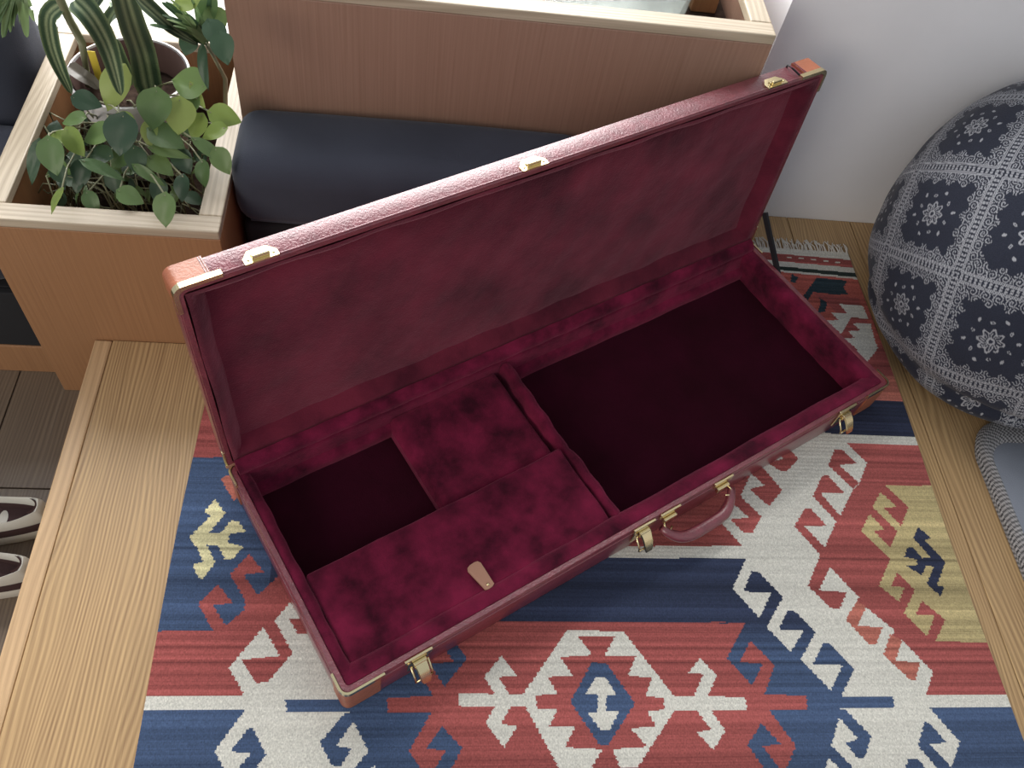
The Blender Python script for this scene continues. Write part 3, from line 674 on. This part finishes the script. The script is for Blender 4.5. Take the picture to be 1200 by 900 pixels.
# black webbing stays
def strap(a, b, w=.007):
    a, b = Vector(a), Vector(b); d = (b-a).normalized(); s_ = d.cross(Vector((1, 0, 0))).normalized()*w/2; n_ = Vector((.0025, 0, 0))
    return MB().loft([[p-s_-n_, p+s_-n_, p+s_+n_, p-s_+n_] for p in (a, b)])
cc = math.cos(TH); ss = math.sin(TH)
la = (CL+.0035, CW-.075*cc, HB+.075*ss)
strap(la, (CL+.0035, CW-.085, HB-.012), .011).build('lid_stay', M['strap'], case)
# small loop at the far free corner of the lid
lp = [(CL-.058, -CW-.003, .006), (CL-.060, -CW-.006, .020), (CL-.058, -CW-.004, .034), (CL-.056, -CW+.01, LD+.003)]
MB().tube(lp, .0017, 6).build('elastic_loop', M['strap'], lid, True)

# ================================================================== BEAN BAG
def bandana(u, v):
    """white print on navy, cells of size 1; returns 0..1 coverage"""
    pu = u-np.floor(u)-.5; pv = v-np.floor(v)-.5
    ci = np.floor(u); cj = np.floor(v)
    du, dv = .5-abs(pu), .5-abs(pv); d = np.minimum(du, dv)
    tcoord = np.where(du < dv, v, u)
    m_ = np.zeros(u.shape)
    dots = (np.sin(tcoord*2*PI*22) > -.2)
    for a in (.014,): m_ = np.maximum(m_, (abs(d-a) < .011) & dots)
    for a in (.037, .052): m_ = np.maximum(m_, abs(d-a) < .0055)
    # scrolls and paisley along the borders
    zone = (d > .060) & (d < .165+.03*np.sin(tcoord*2*PI*6))
    best = np.full(u.shape, 9.); ang = np.zeros(u.shape)
    r2 = np.random.default_rng(11)
    for k in range(70):
        side = k % 4; tt = (k//4+.5)/17.5-.5+r2.uniform(-.01, .01); off = .5-(.095 if (k//4) % 2 else .160)
        cx, cy = [(tt, off), (tt, -off), (off, tt), (-off, tt)][side]
        rr = np.hypot(pu-cx, pv-cy); w_ = rr < best; best = np.where(w_, rr, best); ang = np.where(w_, np.arctan2(pv-cy, pu-cx), ang)
    sp = np.sin(best*2*PI/.026-ang*1.0)
    m_ = np.maximum(m_, zone & (sp > .42))
    # centre flower
    rr = np.hypot(pu, pv); th = np.arctan2(pv, pu)
    pet = .10+.020*np.cos(8*th)
    m_ = np.maximum(m_, (abs(rr-pet) < .010) | (abs(rr-.03) < .009) | ((rr < .09) & (rr > .042) & (np.cos(16*th+rr*60) > .45)))
    # little buds
    for k in range(12):
        a = 2*PI*k/12+.2; q = .19 if k % 2 else .235; cx, cy = q*math.cos(a), q*math.sin(a)
        dx, dy = pu-cx, pv-cy; ex = dx*math.cos(a*2)+dy*math.sin(a*2); ey = -dx*math.sin(a*2)+dy*math.cos(a*2)
        w_ = (ex/.022)**2+(ey/.014)**2
        m_ = np.maximum(m_, (w_ < 1) & (w_ > (.25 if k % 2 else -1)) & (d > .19))
    return m_.astype(float)
def grid_mesh(name, P, col):
    a, b = P.shape[:2]
    me = bpy.data.meshes.new(name); me.vertices.add(a*b); me.vertices.foreach_set('co', P.reshape(-1).astype(np.float32))
    ii = np.arange((a-1)*b).reshape(a-1, b)[:, :-1]; q = np.stack([ii, ii+1, ii+b+1, ii+b], -1).reshape(-1, 4)
    me.loops.add(q.size); me.loops.foreach_set('vertex_index', q.ravel().astype(np.int32))
    me.polygons.add(len(q)); me.polygons.foreach_set('loop_start', np.arange(0, q.size, 4, dtype=np.int32)); me.update(calc_edges=True)
    me.polygons.foreach_set('use_smooth', np.ones(len(q), bool))
    at = me.attributes.new('col', 'FLOAT_COLOR', 'POINT')
    at.data.foreach_set('color', np.concatenate([col.reshape(-1, 3), np.ones((a*b, 1))], 1).ravel().astype(np.float32))
    return me
BC = np.array([1.130, 1.010, .0]); BRX, BRY, BZ = .287, .301, .479
pol = np.linspace(0, PI, 560); azi = np.concatenate([np.linspace(math.radians(115), math.radians(345), 720, endpoint=False), np.linspace(math.radians(345), math.radians(475), 120)])
PO, AZ = np.meshgrid(pol, azi, indexing='ij')
def bag_point(PO, AZ):
    zc = np.cos(PO)                                     # -1 bottom .. 1 top
    s = np.sin(PO)
    z = .5+.5*np.sign(zc)*abs(zc)**.9
    rad = s**.55
    rad = rad*(1-.078*np.clip(z-.35, 0, 1)**1.3)         # narrower towards the top
    rad = rad*(1-.075*np.exp(-((z-.20)/.045)**2)*(1+.5*np.sin(AZ*3+.6)))      # slump fold low down
    sq = 1+.012*np.sin(3*AZ+1)+.008*np.sin(5*AZ+2*z)
    x = BRX*rad*np.cos(AZ)*sq; y = BRY*rad*np.sin(AZ)*(1+.015*np.sin(4*AZ))
    x = x+.026*np.clip(z-.2, 0, 1); y = y+.041*np.clip(z-.3, 0, 1)   # slumps towards the corner of wall
    wr = .004*np.sin(PO*23+3*np.sin(AZ*4))*np.sin(AZ*7)
    return np.stack([BC[0]+x*(1+wr), np.minimum(BC[1]+y*(1+wr), YW-.002), np.maximum(BZ*(z*1.04-.04), .0012)], -1)
P = bag_point(PO, AZ)
# pattern coordinates: wrap outwards from the side that faces the room
dirc = np.array([-.62, -.52, .58]); dirc /= np.linalg.norm(dirc)
ctr = BC+np.array([.05, .02, .22])
Q = P-ctr; Q /= np.linalg.norm(Q, axis=-1, keepdims=True)
ex = np.cross(np.array([0, 0, 1.]), dirc); ex /= np.linalg.norm(ex); ey = np.cross(dirc, ex)
an = np.arccos(np.clip(Q@dirc, -1, 1)); px, py = Q@ex, Q@ey; nrm = np.hypot(px, py)+1e-9
U_, V_ = an*px/nrm*.28/.152, an*py/nrm*.28/.152
fi = math.radians(20)
U2, V2 = U_*math.cos(fi)+V_*math.sin(fi), V_*math.cos(fi)-U_*math.sin(fi)
# register a crossing of the printed grid where the photograph shows one
cc_ = (P-CPOS)@R.T; pu_ = 600+F*cc_[..., 0]/cc_[..., 2]-1168; pv_ = 450+F*cc_[..., 1]/cc_[..., 2]-200
k_ = np.argmin(pu_**2+pv_**2+(cc_[..., 2]*60)**2)
mk = bandana(U2-U2.flat[k_], V2-V2.flat[k_])
navy_c, white_c = np.array([.024, .028, .045]), np.array([.35, .36, .39])
bagcol = navy_c+(white_c-navy_c)*mk[..., None]
bag = link('bean_bag', grid_mesh('bean_bag', P, bagcol), attrmat('bandana_cotton', rough=.85, bump=.25, bscale=(500, 500, 500)), label='navy bean bag printed with white paisley bandana pattern against the white wall', cat='bean bag')

# ================================================================== STRIPED-EDGE FLOOR MAT
cu = empty('floor_cushion', (1.28, .50, 0), label='blue-grey floor cushion with black and white striped border beside the bean bag', cat='cushion')
def mat_parts(x0, x1, y0, y1):
    """thin stuffed seat mat; border strip wide at the back edge"""
    def ring(f, z):            # f 0 outer edge .. 1 inner line of the border, then on to the middle
        g = min(f, 1); h_ = max(0, f-1)
        a, b, c_, d = x0+.007*g, x1-.012*g, y0+.016*g, y1-.050*g
        mx_, my_ = (a+b)/2, (c_+d)/2
        p = np.array(rrect(a, b, c_, d, .075-.03*g, z, 24)); n = 6
        pc_ = np.concatenate([p, p[:1]]); sl_ = np.r_[0, np.cumsum(np.linalg.norm(np.diff(pc_[:, :2], axis=0), axis=1))]
        tt = np.linspace(0, sl_[-1], 1600, endpoint=False); q = np.stack([np.interp(tt, sl_, pc_[:, i]) for i in range(3)], 1)
        q[:, 0] = mx_+(q[:, 0]-mx_)*(1-h_); q[:, 1] = my_+(q[:, 1]-my_)*(1-h_)
        return q
    Gb = [ring(0, .0015)*[1, 1, 1]]
    for f, z in ((-.25, .010), (-.2, .018), (0, .026), (.25, .030), (.5, .033), (.75, .035), (1., .034)): Gb.append(ring(f, z))
    G = np.array(Gb); G = np.concatenate([G, G[:, :1]], 1)
    arc = np.concatenate([[0], np.cumsum(np.linalg.norm(np.diff(G[3], axis=0), axis=1))])
    acr = np.concatenate([[0], np.cumsum(np.linalg.norm(np.diff(G[:, 100], axis=0), axis=1))])
    # refine by linear interpolation so the stripes read
    def lin(A, k): 
        u = np.linspace(0, len(A)-1, (len(A)-1)*k+1); i = np.minimum(u.astype(int), len(A)-2); w_ = (u-i).reshape(-1, *([1]*(A.ndim-1)))
        return A[i]*(1-w_)+A[i+1]*w_
    G2 = lin(G, 3); arc_ = np.arange(1601)*(arc[-1]/1600)
    st = np.sin((arc_[None, :]+.7*lin(acr, 3)[:, None])*2*PI/.0085) > 0
    C_ = np.where(st[..., None], np.array([.42, .42, .43]), np.array([.018, .018, .024]))
    inner = MB(); inner.loft([ring(f, z+.004*math.sin(f*20)*(f > 1.05)) for f, z in ((1, .034), (1.05, .039), (1.15, .046), (1.3, .053), (1.5, .058), (1.75, .060), (1.97, .061))], False, True)
    base = MB(); base.loft([ring(.1, .0008), ring(0, .0015)], True, False)
    return grid_mesh('border', G2, C_), inner, base
bd, inn_, bs_ = mat_parts(1.030, 1.50, .05, .795)
for o in (link('striped_border', bd, attrmat('striped_edging', bump=.1, bscale=(300, 300, 300)), cu), autosmooth(inn_.build('cover', M['grey_cloth'], cu), 50), bs_.build('underside', M['grey_cloth'], cu)): o.location = (-1.28, -.50, 0)

# ================================================================== SHOES
def shoe(loc, rz, label):
    s = empty('sneaker', loc, rz, label=label, cat='shoe', group='brown and white sneakers on the entry floor')
    Ls = .275; N_ = 40
    def half(u):      # outline half width, u 0 (heel) .. 1 (toe)
        return .0395*(math.sin(PI*min(1, max(0.0, u*.96+.02)))**.38)*(.82+.24*math.exp(-((u-.70)/.22)**2))
    def ring(f_, z, up=None):
        p = []
        for k in range(N_):
            a = 2*PI*k/N_; u = .5-.5*math.cos(a); w = half(u)*(1 if a < PI else -1)*f_
            if k in (0, N_//2): w = 0
            p.append((-(u-.5)*Ls*(.5+.5*f_)-Ls/2+.0, w, z(u) if callable(z) else z))
        return p
    sole = MB(); sole.loft([ring(.96, 0), ring(1.03, .004), ring(1.04, .020), ring(1.0, .026)]); autosmooth(sole.build('sole', M['rubber'], s), 40)
    fox = MB(); fox.loft([ring(1.0, .0255), ring(1.01, .034), ring(.985, .046)], False, False); autosmooth(fox.build('foxing', M['brown_suede'], s), 40)
    # upper: collar open over the rear half
    top = lambda u: .066+.010*math.exp(-(u/.10)**2) if u < .52 else .066-.030*((u-.52)/.48)**1.3
    up = MB(); up.loft([ring(.97, .044), ring(.965, .052), ring(.93, lambda u: .046+(top(u)-.046)*.8), ring(.86, top), ring(.80, lambda u: top(u)-.003 if u < .5 else top(u)+.001), ring(.76, lambda u: .050 if u < .5 else top(u)+.002), ring(.70, lambda u: .034 if u < .5 else top(u)+.003), ring(.4, lambda u: .034 if u < .5 else top(u)+.005), ring(.08, lambda u: .034 if u < .5 else top(u)+.006)], False, True)
    autosmooth(up.build('upper', M['cream_leather'], s), 50)
    ln = MB(); ln.loft([ring(.745, .0345), ring(.755, lambda u: .050 if u < .46 else .0345), ring(.74, lambda u: .050 if u < .46 else .0345), ring(.70, lambda u: .0375 if u < .46 else .0345)], True, True); autosmooth(ln.build('lining', M['brown_suede'], s), 40)
    lg = MB(); lg.loft([[(-.072+.007*math.cos(a)*q, .014*math.sin(a)*q, .0382) for a in [2*PI*k/14 for k in range(14)]] for q in (.02, 1)], False, False)
    lg.build('insole_logo', M['rubber'], s)
    # tongue / vamp panel in brown suede over the front, heel tab
    tg = MB(); rings = []
    for i in range(9):
        u = .50+.34*i/8; w = .021*(1-.25*i/8); z = top(u)+.003
        rings.append([(-u*Ls, -w, z-.008), (-u*Ls, -w*.6, z+.001), (-u*Ls, 0, z+.003), (-u*Ls, w*.6, z+.001), (-u*Ls, w, z-.008)])
    tg.loft(rings, False, False, False); autosmooth(tg.build('tongue', M['brown_suede'], s), 60)
    for i in range(5):
        x = -(.53+.055*i)*Ls; z = top(.53+.055*i)+.007
        MB().tube([(x, -.019, z-.006), (x-.003, 0, z), (x, .019, z-.006)], .0024, 6).build('lace', M['cream_leather'], s, True)
    hb = MB(); rings = []
    for z, f_ in ((.040, 1.015), (.055, .99), (.070, .90), (.0765, .80)):
        rings.append([(-Ls/2-(-.5*Ls)*1.0*math.cos(a)*(.5+.5*f_)-.0, .0395*f_*.98*math.sin(a), z) for a in [(-.42+.84*k/8) for k in range(9)]])
    # heel counter sits on the rear of the upper
    hb.loft(rings, False, False, False); ho = autosmooth(hb.build('heel_tab', M['brown_suede'], s), 60)
    return s
p1 = unp(59, 606, -.12); p2 = unp(44, 668, -.12)
shoe((p1[0], p1[1]+.005, -.1609), .10, 'brown and white sneaker on the entry floor, the one nearer the planter')
shoe((p2[0], p2[1]-.004, -.1609), .02, 'brown and white sneaker on the entry floor, the one farther from the planter')

# ================================================================== PLANTS
def heart_leaf(name, wid=.8, fold=.18, curl=.25, notch=.12):
    v = []; f = []; n, m_ = 8, 6
    for i in range(n+1):
        t_ = i/n
        w = wid*.5*(math.sin(PI*t_**.72)**.85 if 0 < t_ < 1 else 0)*(1-.12*t_)
        for j in range(m_+1):
            s_ = -1+2*j/m_
            x = t_-notch*abs(s_)*(1-t_)**3*1.2; y = w*s_; z = fold*abs(y)-curl*t_*t_*.5+.015*math.sin(t_*9+s_*4)
            v.append((x, y, z))
    for i in range(n):
        for j in range(m_): a = i*(m_+1)+j; f.append((a, a+1, a+m_+2, a+m_+1))
    mb = MB(); mb.add(v, f); me = mb.mesh(name, True); return me
LM = {}
for key, mk_ in (('g', 'leaf'), ('y', 'leaf_y'), ('d', 'leaf_d')):
    for shp, kw in (('h', dict(wid=.84)), ('r', dict(wid=1.0, curl=.1)), ('n', dict(wid=.36, curl=.5))):
        me = heart_leaf('leaf_'+key+shp, **kw); me.materials.append(M[mk_]); LM[key+shp] = me
def place_leaf(parent, me, base, direc, nrm, size):
    d = Vector(direc).normalized(); n_ = Vector(nrm); n_ = (n_-d*n_.dot(d)).normalized(); s_ = n_.cross(d)
    Mx = Matrix((d*size, s_*size, n_*size)).transposed().to_4x4(); Mx.translation = Vector(base)
    o = bpy.data.objects.new('leaf', me); COL.objects.link(o); o.parent = parent
    o.matrix_local = parent.matrix_basis.inverted()@Mx
    return o
PXM = 665.       # pixels per metre around the low planter
pc = unp(150, 170, .13)
poth = empty('pothos', (pc[0], pc[1], .13), label='trailing pothos with heart-shaped leaves at the front of the low planter', cat='plant')
stems = MB()
def leaf_px(parent, px, py, z, size_px, ang, key, root=None, tilt=None):
    """leaf centred on a pixel at height z; ang = direction of the tip in the picture, degrees, 0 right, 90 down"""
    sz = size_px/PXM*.88; a = math.radians(ang)
    c_ = unp(px, py, z); dv_ = R[0]*math.cos(a)+R[1]*math.sin(a)
    n_ = -R[2]+np.array([random.uniform(-.45, .45), random.uniform(-.3, .5), random.uniform(0, .7)])
    if tilt: n_ = n_+np.array(tilt)
    dv_ = dv_+np.array([0, 0, -.15])
    base = c_-dv_/np.linalg.norm(dv_)*sz*.5
    place_leaf(parent, LM[key], base, dv_, n_, sz)
    return base
leaves = [(133, 105, .36, 50, 120, 'yh'), (219, 97, .37, 40, 200, 'gr'), (181, 130, .36, 42, 100, 'gr'), (142, 160, .36, 42, 100, 'dr'), (210, 138, .35, 38, 95, 'yr'),
 (61, 185, .33, 38, 80, 'gh'), (38, 192, .32, 46, 110, 'dn'), (88, 168, .33, 32, 60, 'yh'), (67, 160, .32, 22, 200, 'yh'), (84, 140, .34, 28, 180, 'gh'), (103, 119, .35, 30, 10, 'dh'),
 (193, 248, .30, 34, 95, 'gh'), (63, 236, .30, 30, 130, 'yn'), (154, 231, .29, 28, 20, 'gh'), (213, 222, .29, 28, 100, 'dh'), (249, 178, .33, 44, 30, 'gn'), (261, 190, .32, 30, 60, 'gh'),
 (265, 137, .35, 34, 10, 'yh'), (249, 155, .34, 30, 170, 'yh'), (197, 162, .33, 40, 20, 'gh'), (175, 158, .33, 28, 100, 'yh'), (150, 142, .35, 24, 30, 'yh'), (112, 158, .33, 36, 170, 'gh'),
 (200, 178, .32, 40, 5, 'gn'), (122, 198, .31, 44, 15, 'gn'), (175, 206, .30, 36, 30, 'gn'), (232, 113, .36, 30, 60, 'yn'), (108, 238, .27, 24, 60, 'gh'), (230, 150, .33, 30, 120, 'yh'), (160, 190, .31, 30, 80, 'dh'),
 (95, 205, .28, 30, 100, 'dh'), (135, 215, .27, 28, 70, 'dh'), (185, 225, .27, 26, 110, 'dh'), (140, 185, .30, 32, 140, 'gh'), (215, 190, .30, 30, 60, 'dh'), (222, 125, .35, 26, 140, 'gh'), (70, 205, .29, 24, 60, 'dh'), (190, 195, .30, 30, 30, 'gh'), (238, 205, .30, 28, 90, 'gh'), (115, 180, .31, 30, 200, 'dh')]
for L_ in leaves:
    b_ = leaf_px(poth, *L_)
    r_ = Vector((pc[0]+random.uniform(-.09, .09), pc[1]+random.uniform(-.06, .08), .131)); b_ = Vector(b_)
    mid = r_.lerp(b_, .55)+Vector((random.uniform(-.015, .015), random.uniform(-.015, .015), .035))
    stems.tube([r_, r_.lerp(mid, .6)+Vector((0, 0, .012)), mid, mid.lerp(b_, .6)+Vector((0, 0, .008)), b_], .0014, 5)
for i in range(70):
    px, py = random.uniform(55, 245), random.uniform(135, 238); z = random.uniform(.19, .27)
    leaf_px(poth, px, py, z, random.uniform(13, 26), random.uniform(0, 360), random.choice(['dh', 'dh', 'gn', 'dn', 'gh']))
for i in range(90):   # looped bare runners
    x, y = unp(random.uniform(60, 240), random.uniform(170, 240), .2)[:2]
    y = max(y, YPL+.05); x = min(max(x, -.57), -.315)
    dx, dy = random.uniform(-.06, .06), random.uniform(-.03, .04); z1 = random.uniform(.17, .26)
    q = [(x, y, .13), (x+dx*.3, y+dy*.3, z1), (x+dx, y+dy, z1+random.uniform(-.03, .02)), (x+dx*1.5, y+dy*1.3, random.uniform(.15, .2))]
    q = [(min(max(a, -.585), -.30), max(b, YPL+.03), c_) for a, b, c_ in q]
    stems.tube(q, .0013, 5)
so = stems.build('stems', M['stem'], poth, True); so.location = -Vector(poth.location)

# white pot with brown inside
po_c = unp(152, 88, .30)
pot = empty('plant_pot', (po_c[0], po_c[1], .1305), label='white plastic pot half hidden by leaves in the low planter', cat='pot')
MB().lathe([(.001, 0), (.062, 0), (.088, .165), (.094, .166), (.094, .176), (.0905, .177), (.0885, .166), (.083, .118), (.001, .118)], (0, 0, 0), 40).build('pot_body', M['pot'], pot, True)
autosmooth(pot.children[0], 35)
MB().lathe([(.0822, .119), (.0880, .1745), (.0865, .1755), (.0805, .1215), (.001, .1215), (.001, .120)], (0, 0, 0), 40).build('pot_liner', M['pot_in'], pot, True)
MB().lathe([(.001, .1216), (.077, .1216), (.076, .128), (.04, .132), (.001, .134)], (0, 0, 0), 24).build('pot_soil', M['soil'], pot, True)
tgp = unp(104, 57, .34)
MB().box(-.006, .006, -.0006, .0006, -.0, .055, .0004).build('plant_tag', M['yellow'], None, loc=(po_c[0]-.062, po_c[1]+.03, .262), label='small yellow plant tag stuck in the white pot', cat='tag')

def strap_leaf(name, parent, pts, w, striped=True, mat=None, twist=0.):
    """long blade: pts are (px,py,z) in the picture, root first; w = width in metres"""
    P3 = [Vector(unp(a, b, c_)) for a, b, c_ in pts]
    # smooth path
    n = 18; path = []
    for i in range(n+1):
        u = i/n*(len(P3)-1); k = min(int(u), len(P3)-2); f_ = u-k
        p0, p1_, p2_, p3 = P3[max(k-1, 0)], P3[k], P3[k+1], P3[min(k+2, len(P3)-1)]
        path.append(.5*((2*p1_)+(p2_-p0)*f_+(2*p0-5*p1_+4*p2_-p3)*f_*f_+(3*p1_-p0-3*p2_+p3)*f_**3))
    m_ = 9; G = np.zeros((n+1, m_, 3)); C_ = np.zeros((n+1, m_, 3))
    for i, p in enumerate(path):
        t_ = (path[min(i+1, n)]-path[max(i-1, 0)]).normalized(); view = (Vector(CPOS)-p).normalized()+Vector((0, 0, .5))
        s_ = t_.cross(view).normalized(); nn = s_.cross(t_); u = i/n
        ww = w*.5*min(1, (u*5+.45))*(1-u**5)**.7*(1-.25*u)+.0004
        for j in range(m_):
            q = -1+2*j/(m_-1); G[i, j] = p+s_*ww*q+nn*ww*.45*abs(q)
            C_[i, j] = ((.30, .36, .20) if j in (3, 5) else (.045, .085, .045)) if striped else (0, 0, 0)
    if striped:
        C_[:, [0, 8]] = (.22, .29, .14)
        me = grid_mesh(name, G, C_); o = link('leaf', me, M['striped'], parent)
    else:
        me = grid_mesh(name, G, C_); o = link('leaf', me, mat, parent)
    o.matrix_local = parent.matrix_basis.inverted(); return o
drc = empty('dracaena', (po_c[0], po_c[1], .262), label='dracaena with long striped green leaves growing in the white pot', cat='plant')
bx_, by_ = po_c[0], po_c[1]
sp_ = lambda u, v, z: (u, v, z)
for pts, w in [([(176, 112, .30), (168, 70, .37), (155, 30, .46), (143, -15, .55), (140, -40, .56)], .042),
               ([(88, 0, .52), (108, 22, .50), (128, 60, .44), (142, 112, .37)], .034),
               ([(158, -5, .54), (180, 15, .50), (205, 36, .46), (232, 52, .42)], .024),
               ([(125, 55, .36), (110, 20, .46), (116, -5, .52), (128, -20, .54)], .030),
               ([(150, 100, .30), (128, 40, .42), (138, 8, .50), (128, -10, .53)], .028)]:
    strap_leaf('leaf_blade', drc, pts, w)
strap_leaf('leaf_blade', drc, [(75, 5, .48), (58, 20, .46), (60, 50, .42), (70, 80, .38), (84, 110, .33)], .026)
for pts, w in [([(80, 78, .32), (95, 88, .33), (108, 96, .32), (116, 104, .31)], .022)]:
    strap_leaf('leaf_blade', drc, pts, w, False, M['dry'])
ds = MB()
for a in [[(104, 100, .27), (96, 50, .36), (80, 20, .45), (66, -10, .52)], [(165, 108, .27), (160, 80, .33), (150, 30, .45)]]:
    ds.tube([unp(*q) for q in a], .006, 8)
o = ds.build('stem', M['stem'], drc, True); o.location = -Vector(drc.location)

# narrow-leaved plant hanging over the right of the pot
nr_c = unp(243, 52, .42)
nar = empty('spider_plant', tuple(nr_c), label='narrow-leaved green plant arching over beside the tall planter box', cat='plant')
for i in range(22):
    a = math.radians(random.uniform(190, 285)); L = random.uniform(40, 75); ex_, ey_ = 241+L*math.cos(a), 50+L*math.sin(a)
    strap_leaf('leaf_blade', nar, [(241, 50, .42), (241+L*.5*math.cos(a), 50+L*.5*math.sin(a)-4, .45), (ex_, ey_, .47+random.uniform(-.03, .05))], random.uniform(.008, .014), False, M['leaf_n'] if i % 3 else M['leaf_d'])
for q in [(220, 54, .42, 22, 110, 'dr'), (237, 80, .40, 44, 92, 'dn'), (254, 42, .50, 30, 60, 'dh'), (262, 58, .50, 30, 75, 'dh'), (215, 2, .48, 30, 180, 'yh'), (243, 12, .46, 34, 90, 'gh'), (254, 25, .45, 28, 70, 'gr')]:
    leaf_px(nar, *q)
ns = MB(); ns.tube([(nr_c[0], nr_c[1], .42), (nr_c[0]+.01, nr_c[1]+.03, .34), (nr_c[0]-.01, nr_c[1]+.06, .22), (nr_c[0]-.02, nr_c[1]+.08, .1305)], .0035, 7)
o = ns.build('stem', M['stem'], nar, True); o.location = -Vector(nar.location)
# leaf tuft at the upper left, over the bench cushions
tf_c = unp(12, -20, .45)
tf = empty('spider_plant', tuple(tf_c), label='tuft of thin arching leaves hanging over the bench back cushion', cat='plant')
for i in range(14):
    ex_ = random.uniform(-12, 42); ey_ = random.uniform(14, 46)
    strap_leaf('leaf_blade', tf, [(12, -20, .56), ((12+ex_)/2+3, -2, .58), (ex_, ey_, .52)], random.uniform(.008, .014), False, M['leaf_n'])
